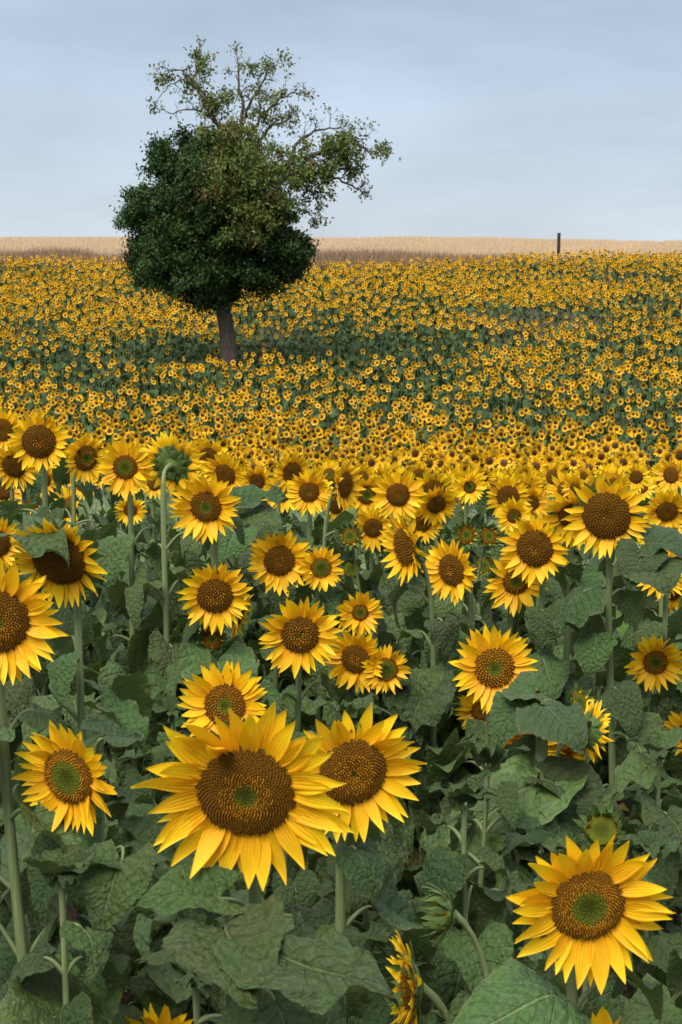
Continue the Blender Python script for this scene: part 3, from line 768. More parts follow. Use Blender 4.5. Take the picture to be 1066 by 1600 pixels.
# ------------------------------------------------------------------ sunflowers massed behind the foreground (individual, lighter build)
def joined_leaves(seed, H):
    r = random.Random(seed); V, Fq, U, n = [], [], [], 0; az = r.uniform(0, 6.28); nl = 11
    for k in range(nl):
        az += 2.399; q = (k + .5) / nl; pl = r.uniform(.08, .16) * (1.1 - .5 * q); dr = np.array((math.cos(az), math.sin(az), 0))
        base = np.array((0, 0, H * (.2 + .7 * q))) + dr * pl + np.array((0, 0, pl * .4))
        L = (.15 + .12 * math.sin(math.pi * min(1, q * .9 + .12))) * r.uniform(.85, 1.2)
        td = nrm(dr * math.cos(R(r.uniform(10, 50))) + np.array((r.uniform(-.2, .2), r.uniform(-.2, .2), -math.sin(R(r.uniform(0, 45))))))
        z = np.array((0, 0, 1.)) + dr * .3; z = nrm(z - td * np.dot(z, td)); x = np.cross(td, z)
        v, f, u = LEAVES_LO[r.randrange(LEAF_N)]
        V.append(base + L * (v[:, :1] * x * .92 + v[:, 1:2] * td + v[:, 2:] * z)); Fq.append(f + n); U.append(u); n += len(v)
        pv, pf = tube(bez(np.array((0, 0, base[2] - pl * .5)), np.array((0, 0, base[2])) + dr * pl * .3, base - td * .03, base, 4), .004, 4)
        V.append(pv); Fq.append(pf + n); U.append(np.zeros((len(pv), 2)) + np.array((.5, 0))); n += len(pv)
    return mesh('leaves', np.concatenate(V), np.concatenate(Fq), M_LEAF, uvs=np.concatenate(U))
MIDLEAF = [joined_leaves(s, 1.0) for s in range(6)]
MIDHEAD = []
for s in range(8):
    r = random.Random(900 + s); Rd = .046 * r.uniform(.85, 1.15); g = (0, .0, .0, .35, .5, .0, .3, 0)[s]
    dm = make_disc(Rd, g, 0, .6 if g else .9, .25, 5, 14)
    V, Fq, U, n = [], [], [], 0; npet = r.randint(24, 30)
    for k in range(npet):
        L = .060 * r.uniform(.85, 1.15); lay = k % 2
        M = Matrix.Rotation(2 * math.pi * (k + r.uniform(-.35, .35)) / npet, 4, 'Z') @ Matrix.Translation((0, Rd * .9, -.002 + .002 * lay)) @ Matrix.Rotation(R(r.uniform(0, 22) + 8 * lay), 4, 'X') @ Matrix.Rotation(R(r.uniform(-20, 20)), 4, 'Y') @ Matrix.Diagonal((L * .34, L, L * .42, 1))
        v, u = petal_grid(r.randrange(PETAL_N), 4, 2); V.append(np.array([M @ Vector(p) for p in v])); Fq.append(grid_faces(4, 2)[:, ::-1] + n); U.append(u); n += len(v)
    pm = mesh('petals', np.concatenate(V), np.concatenate(Fq), M_PETAL, uvs=np.concatenate(U))
    MIDHEAD.append((dm, pm, make_calyx(Rd, s, True)))
def mid_stem(seed):
    r = random.Random(seed)
    low = bez(np.zeros(3), np.array((r.uniform(-.03, .03), 0, .4)), np.array((r.uniform(-.02, .02), .01, .65)), np.array((0, 0, .9)), 7)
    up = bez(np.array((0, 0, .9)), np.array((0, 0, 1.0)), np.array((0, -.02, 1.03)), np.array((0, -.09, 1.0)), 5)[1:]
    return mesh('stem', *tube(np.concatenate([low, up]), np.interp(np.arange(11), [0, 8, 10], [.013, .008, .010]), 6), M_STEM)
MIDSTEM = [mid_stem(s) for s in range(4)]
cand = []
TD = 38.0 * K; tree_xy = P(360, 558, TD)[:2]
for row in np.arange(6.3, 17.6, .55):
    for x in np.arange(-.30 * row - .3, .30 * row + .3, .32):
        cand.append((x + rnd.uniform(-.13, .13), row + rnd.uniform(-.2, .2)))
mid_pts = []
for (x, y) in cand:
    if min(math.hypot(x - a, y - b) for a, b in BASES) < .22: continue
    if rnd.random() > .93: continue
    H = rnd.gauss(1.32, .10) * (1.0 if y > 8 else .93)
    hp = np.array((x, y - .09, gz(x, y) + H)); q = proj(hp)
    lim = (712 if q[0] < 300 else 738) + rnd.uniform(0, 26)
    if q[1] < lim:
        H -= (lim - q[1]) / F * q[2]; hp[2] = gz(x, y) + H; q = proj(hp)
        if H < .8: continue
    if not (-80 < q[0] < 1146): continue
    blk = False
    for hx, hy, D, hd in HEADS:                 # do not grow in front of a flower of the foreground list
        if q[2] < hd and abs(q[0] - hx) < D * .6 and q[1] - 40 < hy: blk = True
    if blk: continue
    mid_pts.append((x, y, H))
mid_pts.sort(key=lambda p: p[1])
MID_MAX = 300 - len([f for f in FL if f[10] not in 'gh'])
mid_rest = mid_pts[MID_MAX:]; mid_pts = mid_pts[:MID_MAX]
Y_STUFF = mid_pts[-1][1]
print('mid flowers', len(mid_pts), 'last at', Y_STUFF, 'rest', len(mid_rest), 'fill', nfill)
LBL = 'small sunflower in the dense yellow band of blooms just behind the foreground plants'
for (x, y, H) in mid_pts:
    t = thing('sunflower', LBL, 'sunflower', (x, y, gz(x, y) - .01), 'sunflowers massed behind the foreground plants', R(rnd.gauss(0, 22) if rnd.random() > .14 else rnd.uniform(-85, 85)))
    link('stem', rnd.choice(MIDSTEM), t, Matrix.Diagonal((1, 1, H, 1)))
    link('leaves', rnd.choice(MIDLEAF), t, Matrix.Rotation(rnd.uniform(0, 6.28), 4, 'Z') @ Matrix.Diagonal((1, 1, H, 1)))
    dm, pm, cm = rnd.choice(MIDHEAD); s = rnd.uniform(.8, 1.15)
    M = Matrix.Translation((0, -.10, H)) @ Matrix.Rotation(R(90 + rnd.gauss(4, 13)), 4, 'X') @ Matrix.Rotation(rnd.uniform(0, 6.28), 4, 'Z') @ Matrix.Scale(s, 4)
    h = link('flower_head', dm, t, M); link('petals', pm, h); link('calyx', cm, h)

# ------------------------------------------------------------------ the rest of the field: thousands of plants, one mass
def head_template(npet, seg, seed, Rd=.047, D=.205, green=False):
    r = random.Random(seed); V, T, C = [], [], []
    PL = D / 2 - Rd
    for k in range(npet):
        a = 2 * math.pi * (k + r.uniform(-.3, .3)) / npet; L = PL * r.uniform(.85, 1.15); wd = Rd * 4.6 / npet * r.uniform(.8, 1.2) * 1.15
        ca, sa = math.cos(a), math.sin(a); z1 = L * r.uniform(-.05, .35); z2 = L * r.uniform(0, .7); b = len(V)
        rm = Rd * .85 + L * .5
        V += [(ca * Rd * .8, sa * Rd * .8, 0), (ca * rm - sa * wd, sa * rm + ca * wd, z1), (ca * (Rd + L), sa * (Rd + L), z2), (ca * rm + sa * wd, sa * rm - ca * wd, z1)]
        T += [(b, b + 2, b + 1), (b, b + 3, b + 2)]
        v = r.uniform(.88, 1.05)
        C += [(.84 * v, .33 * v, .004), (.93 * v, .54 * v, .007), (.95 * v, .60 * v, .010), (.93 * v, .54 * v, .007)]
    b = len(V); V.append((0, 0, Rd * .28)); C.append((.06, .06, .015) if green else (.04, .018, .007))
    for q, zz, c in ((.55, .22, (.075, .030, .007)), (1.0, .03, (.13, .052, .008))):
        for k in range(seg): a = 2 * math.pi * k / seg; V.append((Rd * q * math.cos(a), Rd * q * math.sin(a), Rd * zz)); C.append(c)
    T += [(b, b + 1 + k, b + 1 + (k + 1) % seg) for k in range(seg)]
    for k in range(seg):
        a0, a1 = b + 1 + k, b + 1 + (k + 1) % seg; T += [(a0, a0 + seg, a1 + seg), (a0, a1 + seg, a1)]
    b = len(V); V.append((0, 0, -.03)); C.append((.07, .11, .03))
    for k in range(6): a = 2 * math.pi * k / 6; V.append((Rd * 1.1 * math.cos(a), Rd * 1.1 * math.sin(a), -.004)); C.append((.07, .11, .03))
    T += [(b, b + 1 + (k + 1) % 6, b + 1 + k) for k in range(6)]
    return np.array(V, float), np.array(T), np.array(C, float)
def body_template(nl, seed, H=1.0):
    r = random.Random(seed); V, T, C = [], [], []
    v, f = tube([(0, 0, 0), (r.uniform(-.03, .03), .0, .5), (0, 0, .93), (0, -.05, 1.0)], [.014, .011, .008, .008], 4)
    V += [tuple(p) for p in v]; C += [(.11, .15, .06)] * len(v)
    for q in f: T += [(q[0], q[1], q[2]), (q[0], q[2], q[3])]
    az = r.uniform(0, 6.28)
    for k in range(nl):
        az += 2.399; q = (k + .5) / nl; dr = np.array((math.cos(az), math.sin(az), 0)); sd_ = np.array((-math.sin(az), math.cos(az), 0))
        pl = r.uniform(.07, .14); h = .15 + .72 * q; L = r.uniform(.13, .21); W = L * .44
        b0 = dr * pl + np.array((0, 0, h + .04)); dn = r.uniform(.1, .7)
        td = nrm(dr - np.array((0, 0, dn))); up = np.cross(td, sd_); up = up if up[2] > 0 else -up
        b = len(V); g = r.uniform(.65, 1.3); c = np.array((.040, .074, .021)) * g
        m1 = b0 + td * L * .42; ed = .10 * L
        pts = [b0, m1 + sd_ * W + up * ed, m1 - sd_ * W + up * ed, m1, b0 + td * L * .8 + sd_ * W * .6 - np.array((0, 0, .12 * L)), b0 + td * L * .8 - sd_ * W * .6 - np.array((0, 0, .12 * L)), b0 + td * L - np.array((0, 0, .3 * L))]
        V += [tuple(p) for p in pts]; C += [tuple(c * .9), tuple(c), tuple(c), tuple(c * 1.25), tuple(c), tuple(c * 1.05), tuple(c)]
        T += [(b, b + 1, b + 3), (b, b + 3, b + 2), (b + 1, b + 4, b + 3), (b + 3, b + 5, b + 2), (b + 3, b + 4, b + 6), (b + 3, b + 6, b + 5)]
    return np.array(V, float), np.array(T), np.array(C, float)
class Mass:
    def __init__(s): s.V, s.T, s.C, s.n = [], [], [], 0
    def put(s, tmpl, Rm, tr, bright):
        """tmpl (V,T,C); Rm (k,3,3) incl. scale; tr (k,3); bright (k,)"""
        V, T, C = tmpl; k = len(tr)
        if k == 0: return
        W = np.einsum('kij,vj->kvi', Rm, V) + tr[:, None]
        s.V.append(W.reshape(-1, 3)); s.T.append((T[None] + (np.arange(k) * len(V))[:, None, None] + s.n).reshape(-1, 3)); s.n += k * len(V)
        s.C.append((C[None] * bright[:, None, None]).reshape(-1, 3))
    def build(s, name, mat, smooth=False):
        return mesh(name, np.concatenate(s.V), np.concatenate(s.T), mat, np.concatenate(s.C), None, smooth)
def rotz(a):
    c, s = np.cos(a), np.sin(a); z = np.zeros_like(a); o = np.ones_like(a)
    return np.stack([np.stack([c, -s, z], -1), np.stack([s, c, z], -1), np.stack([z, z, o], -1)], -2)
def rotx(a):
    c, s = np.cos(a), np.sin(a); z = np.zeros_like(a); o = np.ones_like(a)
    return np.stack([np.stack([o, z, z], -1), np.stack([z, c, -s], -1), np.stack([z, s, c], -1)], -2)

# where the crop stands thin: px, py of head height, half extents in px, how much of the bloom is missing
THIN = [(290, 545, 130, 20, .93), (520, 535, 140, 24, .90), (700, 530, 130, 18, .85), (620, 575, 110, 28, .6), (640, 610, 60, 22, .6), (100, 570, 60, 20, .75), (150, 600, 50, 14, .7),
        (870, 492, 90, 10, .93), (780, 480, 60, 6, .8), (990, 432, 90, 6, .85), (880, 425, 70, 4, .7), (1010, 470, 60, 8, .7), (960, 535, 50, 10, .6), (900, 560, 40, 14, .5), (990, 640, 90, 20, .7), (800, 640, 60, 18, .55),
        (560, 650, 60, 12, .5), (540, 690, 60, 8, .7), (1000, 600, 60, 12, .55), (420, 495, 60, 8, .8), (40, 510, 50, 8, .6), (680, 470, 60, 5, .5), (330, 590, 80, 12, .6), (240, 610, 60, 12, .55), (1030, 700, 50, 16, .6), (940, 690, 40, 10, .5)]
def field():
    ys = []
    y = Y_STUFF + .25
    X, Y = [], []
    while y < 96:
        st = .275
        x = np.arange(-.34 * y - 2, .34 * y + 2, st); X.append(x + rng.normal(0, .11, len(x)) + rng.random() * .3); Y.append(y + rng.normal(0, .17, len(x))); y += .50
    X, Y = np.concatenate(X), np.concatenate(Y)
    top = 62.0 * K + np.sin(X * .5) * .4 + 4.6 * np.clip((X - 3) / 12, 0, 1)
    keep = (Y < top) & (Y > Y_STUFF) & (np.hypot(X - tree_xy[0], Y - tree_xy[1]) > .45)
    X, Y = X[keep], Y[keep]
    if mid_rest:
        m = np.array(mid_rest); X = np.concatenate([X, m[m[:, 1] > Y_STUFF + 9e9, 0]]); Y = np.concatenate([Y, m[m[:, 1] > Y_STUFF + 9e9, 1]])
    Z = ground(X, Y)
    px, py, d = proj(np.stack([X, Y, Z + 1.3], -1))
    n1 = vnoise(X * .16 + 7, Y * .25) ; n2 = vnoise(X * .6 + 3, Y * .7 + 9)
    p = np.clip(.95 + .7 * (n1 - .48) + .75 * (n2 - .5), .1, 1)
    p = p - .12 * np.clip((d / K - 24) / 8, 0, 1) * np.clip((50 - d / K) / 8, 0, 1) + .15 * np.clip((d / K - 44) / 8, 0, 1)
    for (a, b, rx, ry, k) in THIN:
        e = ((px - a) / rx) ** 2 + ((py - b) / ry) ** 2 + .7 * (n2 - .5)
        p = p * (1 - k * np.clip(1.7 - e, 0, 1))
    bloom = rng.random(len(X)) < p
    H = np.clip(rng.normal(1.30, .11, len(X)), .9, 1.6) - .10 * (1 - np.clip(p, 0, 1))
    M = Mass()
    bods = [body_template(13, s) for s in range(5)]; bodl = [body_template(6, 50 + s) for s in range(4)]
    hds = [head_template(18, 10, s, Rd=.047 + .004 * (s % 3), D=.205 + .012 * (s % 4), green=s == 2) for s in range(6)]
    hdl = [head_template(12, 8, 60 + s, Rd=.040 + .004 * (s % 3), D=.205 + .015 * (s % 3)) for s in range(5)]
    br = np.clip(.8 + .5 * (n2 - .2) * .7 + rng.normal(0, .08, len(X)), .55, 1.25)
    for lo, hi, bt, ht in ((0, 38, bods, hds), (38, 140, bodl, hdl)):
        sel = (d >= lo) & (d < hi); vb = rng.integers(0, len(bt), len(X)); vh = rng.integers(0, len(ht), len(X))
        for k in range(len(bt)):
            q = sel & (vb == k); a = rng.uniform(0, 6.28, q.sum()); Rm = rotz(a) * np.array((1., 1., 1.))[None, None]
            Rm = Rm.copy(); Rm[:, 2, 2] = H[q]
            M.put(bt[k], Rm, np.stack([X[q], Y[q], Z[q] - .02], -1), br[q])
        for k in range(len(ht)):
            q = sel & bloom & (vh == k); m = q.sum()
            Rm = rotz(np.where(rng.random(m) < .1, rng.uniform(-1.5, 1.5, m), rng.normal(0, R(22), m))) @ rotx(R(90) + rng.normal(R(4), R(13), m)) @ rotz(rng.uniform(0, 6.28, m)) * rng.uniform(.66, 1.06, m)[:, None, None]
            M.put(ht[k], Rm, np.stack([X[q], Y[q] - .07, Z[q] + H[q]], -1), rng.uniform(.88, 1.06, m))
    o = link('sunflower_field', M.build('sunflower_field', M_FIELD), kind='stuff')
    tag(o, 'thousands of small yellow sunflowers covering the valley and the hillside up to the wheat', 'sunflower field')
    print('field plants', len(X), 'blooms', bloom.sum(), 'tris', len(o.data.polygons))
field()

# ------------------------------------------------------------------ weeds, straw, wheat
def blades(name, X, Y, h, wd, cols, lean=.35, zoff=0.0, label=None, cat=None, mat=None):
    n = len(X); Z = ground(X, Y) + zoff; a = rng.uniform(0, 6.28, n); la = rng.uniform(0, 6.28, n); ll = rng.random(n) * lean * h
    dx, dy = np.cos(a) * wd / 2, np.sin(a) * wd / 2
    V = np.zeros((n, 5, 3)); lx, ly = np.cos(la) * ll, np.sin(la) * ll
    V[:, 0] = np.stack([X - dx, Y - dy, Z - .03], -1); V[:, 1] = np.stack([X + dx, Y + dy, Z - .03], -1)
    V[:, 2] = np.stack([X - dx * .8 + lx * .4, Y - dy * .8 + ly * .4, Z + h * .55], -1); V[:, 3] = np.stack([X + dx * .8 + lx * .4, Y + dy * .8 + ly * .4, Z + h * .55], -1)
    V[:, 4] = np.stack([X + lx, Y + ly, Z + h], -1)
    T = np.array([[0, 1, 3], [0, 3, 2], [2, 3, 4]]); Fs = (T[None] + (np.arange(n) * 5)[:, None, None]).reshape(-1, 3)
    C = np.repeat(cols[:, None], 5, 1).reshape(-1, 3)
    o = link(name, mesh(name, V.reshape(-1, 3), Fs, mat or M_STRAW, C, None, False), kind='stuff')
    return tag(o, label, cat)
def pick(n, *cs):
    c = np.array(cs)[rng.integers(0, len(cs), n)]; return c * rng.uniform(.7, 1.3, (n, 1))
n = 15000
d_ = np.sqrt(rng.uniform(1.2 ** 2, 11 ** 2, n)); x_ = rng.uniform(-.3, .3, n) * (d_ + 1)
blades('weeds', x_, d_, rng.uniform(.05, .38, n) * rng.uniform(.4, 1, n), rng.uniform(.003, .008, n), pick(n, (.075, .105, .035), (.055, .085, .03), (.19, .155, .075), (.10, .085, .045)), 1.1,
       label='thin weeds and dry stalks on the soil between the foreground sunflowers', cat='weeds')
def weed_patch():
    Xs, Ys, Cs = [], [], []
    for (a, b, rx, ry, d, m) in ((870, 497, 85, 8, 45.5, 900), (775, 484, 50, 6, 47, 300), (960, 428, 70, 4, 57.5, 350), (430, 500, 50, 6, 44.5, 250), (40, 512, 40, 6, 43, 200)):
        d = d * K; m = int(m * 1.5); c = P(a, b, d); w_ = rx / F * d
        Xs.append(rng.normal(c[0], w_ * .55, m)); Ys.append(rng.normal(c[1], .9 + ry * .16, m)); Cs.append(pick(m, (.15, .095, .06), (.18, .12, .075), (.10, .10, .04), (.20, .14, .10)))
        k = m // 6; Cs[-1][:k] = np.array((.42, .34, .40)) * rng.uniform(.8, 1.2, (k, 1))
    X, Y, C = map(np.concatenate, (Xs, Ys, Cs)); m = len(X)
    blades('meadow_weeds', X, Y, rng.uniform(.75, 1.3, m), rng.uniform(.015, .04, m), C, .5, label='brownish pink seeding weeds in the thin patches of the hillside sunflowers', cat='weeds')
weed_patch()
n = 190000
u_ = rng.random(n); x_ = rng.uniform(-.32, .32, n) * (95 + 66 * u_); y_ = 96.2 - 2.4 * np.clip((x_ - 3) / 12, 0, 1) + 67 * u_ ** 1.25
# sprayer tracks leave two narrow lanes bare
lane = (np.minimum(np.abs(x_ - (11.9 + (y_ - 97) * .30)), np.abs(x_ - (15.7 + (y_ - 97) * .30))) < .42)
x_, y_ = x_[~lane], y_[~lane]; n = len(x_)
blades('wheat', x_, y_, rng.normal(.78, .018, n), rng.uniform(.03, .07, n), .35 * pick(n, (.53, .415, .275), (.58, .45, .30), (.49, .38, .245)) + .65 * np.array((.555, .43, .285)), .22, label='ripe beige wheat standing along the crest of the hill', cat='wheat field')
n = 34000
x_ = np.concatenate([rng.uniform(-33, -8, n // 2), rng.uniform(-8, 11, n // 2)]); y_ = 87 + 3.4 * np.clip((x_ - 3) / 11, 0, 1) + rng.random(len(x_)) * (9.0 - 5.6 * np.clip((x_ - 3) / 9, 0, 1))
hh = rng.uniform(.85, 1.25, len(x_)) + .45 * np.clip(vnoise(x_ * .5, y_ * 0 + 3) - .55, 0, 1) * (x_ < -8) * 2.5
blades('dry_grass', x_, y_, hh, rng.uniform(.02, .06, len(x_)), pick(len(x_), (.30, .19, .125), (.36, .235, .155), (.23, .145, .09), (.18, .15, .08)), .5, label='reddish brown dry grass strip between the sunflowers and the wheat', cat='dry grass')

# ------------------------------------------------------------------ tree
S = TD / F
TB = np.array((tree_xy[0], tree_xy[1], gz(*tree_xy)))
zpix = P(360, 558, TD)[2] - TB[2]        # the picture's row 558 lies this far above the foot
def TP(px, py, dy=0.):
    return np.array(((px - 360) * S, dy, (558 - py) * S * 1.0 + zpix))
tree = thing('walnut_tree', 'lone tree in the sunflowers, dense dark green below and thin with bare twigs above', 'tree', TB)
def wob(pts, amp):
    pts = np.array(pts, float); pts[1:-1] += rng.normal(0, amp, pts[1:-1].shape); return pts
trunk = catmull([(0, 0, -.1), (0, 0, .2), tuple(TP(355, 520)), tuple(TP(350, 480)), tuple(TP(348, 440)), tuple(TP(356, 390)), tuple(TP(366, 340))], 4)
rt = np.interp(np.linspace(0, 1, len(trunk)), [0, .06, .16, .4, .7, 1], [.42, .335, .30, .265, .22, .15])
V, Fq = tube(trunk, rt, 14); V = V + (rng.normal(0, .008, V.shape)); link('trunk', mesh('trunk', V, Fq, M_BARK), tree)
TIPS = []                                    # (point, sparse?) where leaf clumps may hang
def twig(A, p, dirn, L, r, depth, sparse):
    n = 5; pts = [p]; d = nrm(dirn)
    for k in range(n):
        d = nrm(d + rng.normal(0, .28, 3) + np.array((0, 0, .05))); pts.append(pts[-1] + d * L / n)
    pts = np.array(pts); V, Fq = tube(pts, np.linspace(r, r * .45, n + 1), 4 if r < .02 else 6); A.add(V, Fq)
    if depth <= 0: TIPS.append((pts[-1], sparse)); TIPS.append((pts[3], sparse)); return
    for k in range(rng.integers(2, 4)):
        j = rng.integers(2, n + 1); dd = nrm(nrm(pts[j] - pts[j - 1]) + rng.normal(0, .65, 3)); twig(A, pts[j], dd, L * rng.uniform(.5, .8), max(.007, r * .5), depth - 1, sparse)
def limb(pix, r0, r1, sub=1, tw=6, L=.6, sparse=True, label=None):
    r0 *= K; r1 *= K; L *= 1.15
    A = Acc(); pts = catmull([TP(*p) for p in pix], 4); pts[1:-1] += rng.normal(0, .035, pts[1:-1].shape)
    V, Fq = tube(pts, np.linspace(r0, r1, len(pts)), 7); A.add(V, Fq)
    for k in range(tw):
        j = int(rng.uniform(.3, 1) * (len(pts) - 1)); j = max(1, j); dd = nrm(nrm(pts[j] - pts[j - 1]) * .8 + rng.normal(0, .6, 3))
        twig(A, pts[j], dd, L * rng.uniform(.6, 1.15), max(.009, min(.02, np.linspace(r0, r1, len(pts))[j] * .5)), sub, sparse)
    twig(A, pts[-1], pts[-1] - pts[-2], L * .55, r1, sub, sparse)
    o = link('limb', A.mesh('limb', M_BARK), tree)
    if label: o['label'] = label
# thin upper part
limb([(366, 345, 0), (368, 280, .1), (352, 215, .1), (340, 198, 0), (325, 165, -.2), (312, 135, -.1), (318, 95, 0)], .085, .016, 2, 12, .42)
limb([(345, 203, .1), (325, 188, .2), (300, 182, .1), (268, 185, .1)], .035, .012, 1, 5, .38, label='bare limb reaching left')
limb([(330, 175, 0), (312, 148, .2), (288, 138, 0), (268, 148, .1), (250, 172, .1)], .028, .008, 2, 6, .30, label='bare limb drooping left')
limb([(312, 140, 0), (285, 125, .1), (258, 118, 0)], .025, .010, 1, 5, .34)
limb([(370, 300, 0), (380, 230, .2), (384, 180, 0), (376, 140, .2), (374, 100, .1)], .075, .010, 2, 12, .40, label='upright limb with bare twigs')
limb([(382, 200, 0), (400, 165, -.3), (420, 130, -.2), (436, 112, 0)], .045, .010, 2, 12, .40)
limb([(385, 235, 0), (410, 190, .3), (440, 165, .3), (462, 155, .2), (480, 158, .2)], .045, .008, 2, 8, .34, label='bare limb reaching right')
limb([(372, 310, 0), (400, 240, .3), (425, 205, .5), (450, 195, .4)], .07, .012, 2, 14, .45)
limb([(368, 330, -.2), (410, 285, -.3), (450, 265, -.3), (500, 245, -.1), (545, 230, 0), (575, 242, .1), (590, 240, .1)], .10, .012, 2, 10, .48)
limb([(440, 270, -.2), (490, 275, .2), (530, 285, .2), (555, 300, .2), (574, 306, .2)], .05, .010, 2, 7, .40)
limb([(450, 262, 0), (470, 225, .5), (500, 210, .5), (530, 206, .4)], .05, .014, 2, 7, .42)
limb([(470, 290, 0), (490, 310, .1), (500, 332, .1), (494, 348, .1)], .025, .007, 2, 7, .24, label='bare twigs hanging on the right')
# dense lower part
for pix in ([(352, 430, 0), (310, 380, -.4), (270, 350, -.6), (225, 335, -.3)], [(354, 400, 0), (330, 330, .5), (300, 270, .6), (265, 250, .4)], [(352, 440, 0), (300, 425, .5), (250, 410, .4), (220, 400, .2)],
            [(352, 430, 0), (400, 400, .4), (440, 395, .3), (470, 390, .1)], [(353, 415, 0), (350, 350, -.9), (340, 290, -1.0), (330, 240, -.6)], [(354, 430, 0), (390, 390, -.8), (420, 350, -.8)], [(352, 440, 0), (340, 410, 1.2), (320, 360, 1.5)]):
    limb(pix, .085, .02, 1, 6, .5, False)

def leaf_cloud(name, P_, size, cols, label):
    n = len(P_); V = np.zeros((n, 5, 3)); d = rng.normal(0, 1, (n, 3)); d[:, 2] -= .5; d /= np.linalg.norm(d, axis=1, keepdims=True)
    s = rng.normal(0, 1, (n, 3)); s -= d * (s * d).sum(1, keepdims=True); s /= np.linalg.norm(s, axis=1, keepdims=True); up = np.cross(d, s)
    L = size * rng.uniform(.7, 1.3, n)[:, None]; W = L * .24
    V[:, 0] = P_; V[:, 1] = P_ + d * L * .5 + s * W + up * W * .3; V[:, 2] = P_ + d * L * .5; V[:, 3] = P_ + d * L * .5 - s * W + up * W * .3; V[:, 4] = P_ + d * L - up * L * .12
    T = np.array([[0, 2, 1], [0, 3, 2], [1, 2, 4], [2, 3, 4]]); Fs = (T[None] + (np.arange(n) * 5)[:, None, None]).reshape(-1, 3)
    o = link(name, mesh(name, V.reshape(-1, 3), Fs, M_CROWN, np.repeat(cols[:, None], 5, 1).reshape(-1, 3), None, False), tree, kind='stuff'); o['label'] = label
# dense crown: clumps within a set of lobes
LOBES = [(290, 285, 55, 48, .3), (258, 340, 52, 50, 0), (300, 345, 78, 70, -.5), (210, 334, 14, 10, 0), (232, 312, 20, 16, 0), (228, 372, 22, 22, .2), (222, 425, 18, 16, 0), (248, 240, 22, 16, .3), (340, 400, 115, 62, 0), (275, 420, 72, 42, 0), (330, 435, 95, 40, 0), (420, 400, 62, 50, .1), (445, 395, 38, 34, 0), (320, 240, 45, 36, .2), (268, 262, 30, 24, .2),
         (360, 330, 80, 80, .6), (350, 300, 70, 70, -1.0), (215, 335, 28, 30, 0), (240, 410, 38, 36, .2), (400, 440, 60, 32, .2), (330, 462, 50, 20, 0), (390, 350, 60, 60, -.3), (470, 385, 18, 16, 0)]
pts, clr = [], []
for (a, b, rx, ry, dy) in LOBES:
    c = TP(a, b, dy); ax = np.array((rx * S, max(rx, ry) * S * 1.15, ry * S)) * .94; nc = int(rx * ry / 52) + 3
    for _ in range(nc):
        v = rng.normal(0, 1, 3); v /= np.linalg.norm(v); q = c + v * ax * rng.random() ** .30 * rng.choice([.93, .93, .93, 1.04, 1.2])
        m = rng.integers(60, 130); sg = rng.uniform(.09, .22)
        pts.append(q + rng.normal(0, 1, (m, 3)) * sg * np.array((1, 1, .75)))
        gcol = np.array((.024, .054, .012)) * rng.uniform(.6, 1.55)
        if rng.random() < .16 + .4 * (v[2] > .45): gcol = np.array((.044, .076, .016)) * rng.uniform(.8, 1.2)  # random paler clumps, more on lobe tops: light from above put into leaf colour
        clr.append(np.repeat(gcol[None], m, 0) * rng.uniform(.75, 1.3, (m, 1)))
for p, sp in TIPS:
    if not sp:
        m = 45; pts.append(p + rng.normal(0, .15, (m, 3))); clr.append(np.array((.022, .050, .012)) * rng.uniform(.75, 1.3, (m, 1)))
leaf_cloud('crown', np.concatenate(pts), .135, np.concatenate(clr), 'dense dark green lower crown')
# thinning crown: olive lobes beside the dense part and loose tufts at the twig ends
pts, clr = [], []
OL = [(385, 260, 62, 50, -.9, 1.0), (410, 300, 58, 55, -1.2, 1.1), (360, 235, 50, 34, -1.0, 1.0), (370, 290, 55, 50, -1.9, 1.0), (390, 350, 50, 40, -1.9, .9), (440, 320, 45, 40, -.3, .6), (470, 265, 55, 36, -.2, .8), (520, 245, 48, 36, 0, .62), (550, 250, 34, 36, .1, .5), (500, 290, 36, 26, .1, .5),
      (400, 350, 40, 40, -1.0, .8), (345, 170, 28, 24, 0, .8), (318, 115, 22, 26, 0, .4), (300, 150, 22, 14, 0, .3), (258, 125, 16, 16, 0, .35), (420, 115, 34, 18, 0, .24), (400, 200, 40, 30, 0, .16), (435, 180, 28, 30, 0, .16), (595, 238, 12, 7, .1, .5), (430, 350, 34, 32, -.4, .55)]
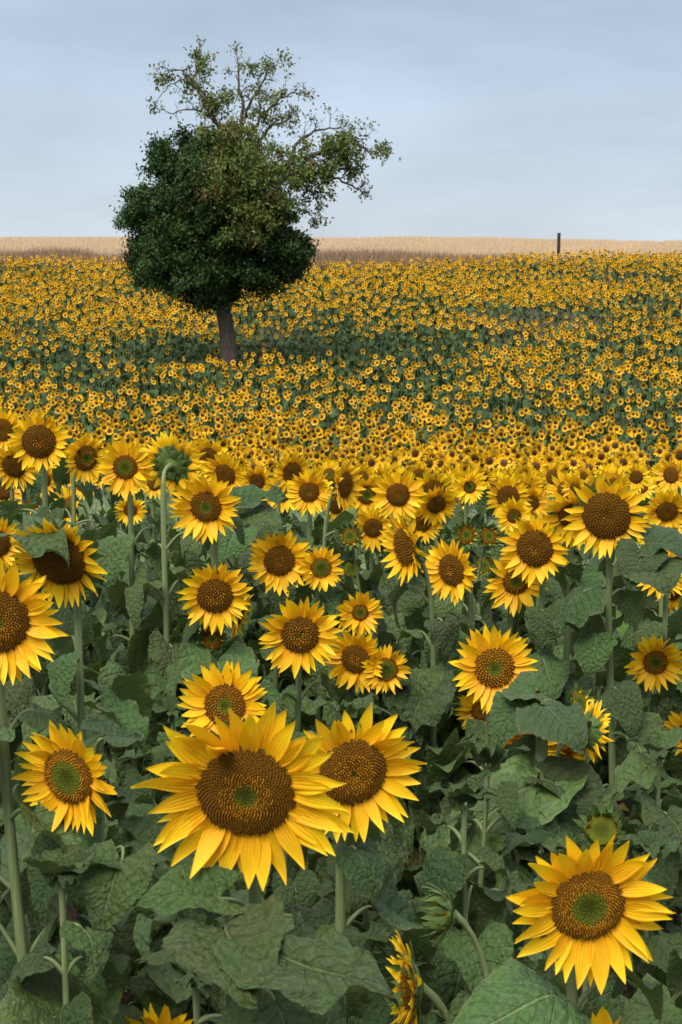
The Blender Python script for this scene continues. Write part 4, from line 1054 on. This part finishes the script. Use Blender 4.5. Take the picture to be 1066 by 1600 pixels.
for (a, b, rx, ry, dy, den) in OL:
    c = TP(a, b, dy); ax = np.array((rx * S, rx * S * .9, ry * S)); nc = int(rx * ry / 36 * den) + 2
    for _ in range(nc):
        v = rng.normal(0, 1, 3); v /= np.linalg.norm(v); q = c + v * ax * rng.random() ** .45
        m = rng.integers(30, 66); sg = rng.uniform(.08, .17); pts.append(q + rng.normal(0, 1, (m, 3)) * sg)
        gcol = np.array((.130, .150, .034)) if rng.random() < .5 else np.array((.085, .135, .028))
        if rng.random() < .05: gcol = np.array((.15, .115, .04))
        clr.append(gcol * rng.uniform(.7, 1.25, (m, 1)) * rng.uniform(.8, 1.2))
for p, sp in TIPS:
    if sp and rng.random() < .16:
        m = rng.integers(5, 16); pts.append(p + rng.normal(0, .10, (m, 3))); clr.append(np.array((.125, .15, .04)) * rng.uniform(.7, 1.3, (m, 1)))
leaf_cloud('crown', np.concatenate(pts), .135, np.concatenate(clr), 'thin yellowish upper crown with bare twigs showing')

# ------------------------------------------------------------------ post and wires
pt = P(873, 392, 92.5); pz = gz(pt[0], pt[1]); ptop = P(873, 364, 92.5)[2] - pz
post = thing('wooden_post', 'short dark weathered post standing at the edge of the wheat field', 'post', (pt[0], pt[1], pz))
hr = np.linspace(-.25, ptop, 7); pp = np.stack([np.linspace(-.02, .01, 7), np.zeros(7), hr], -1)
V, Fq = tube(pp, np.linspace(.112, .102, 7), 9); A = Acc(); A.add(V + rng.normal(0, .003, V.shape), Fq); link('shaft', A.mesh('shaft', M_POST), post)
V, Fq = tube([(.01, 0, ptop - .01), (.01, 0, ptop + .05), (.01, 0, ptop + .085), (.01, 0, ptop + .09)], [.112, .106, .04, .005], 9); link('cap', mesh('cap', V, Fq, M_CAP), post)
for k, (ya, yb, lab) in enumerate(((229, 252, 'topmost'), (233, 256, 'middle'), (237, 260, 'lowest'))):
    a, b = P(862, ya, 150), P(-420, yb + 2, 260); t_ = np.linspace(0, 1, 40)[:, None]
    pts_ = a + (b - a) * t_; pts_[:, 2] -= (4 * t_ * (1 - t_)).ravel() * 1.1
    V, Fq = tube(pts_, .007, 5)
    tag(link('overhead_wire', mesh('overhead_wire', V, Fq, M_WIRE)), f'{lab} of the three faint overhead wires crossing the sky behind the tree', 'wire', 'overhead wires')
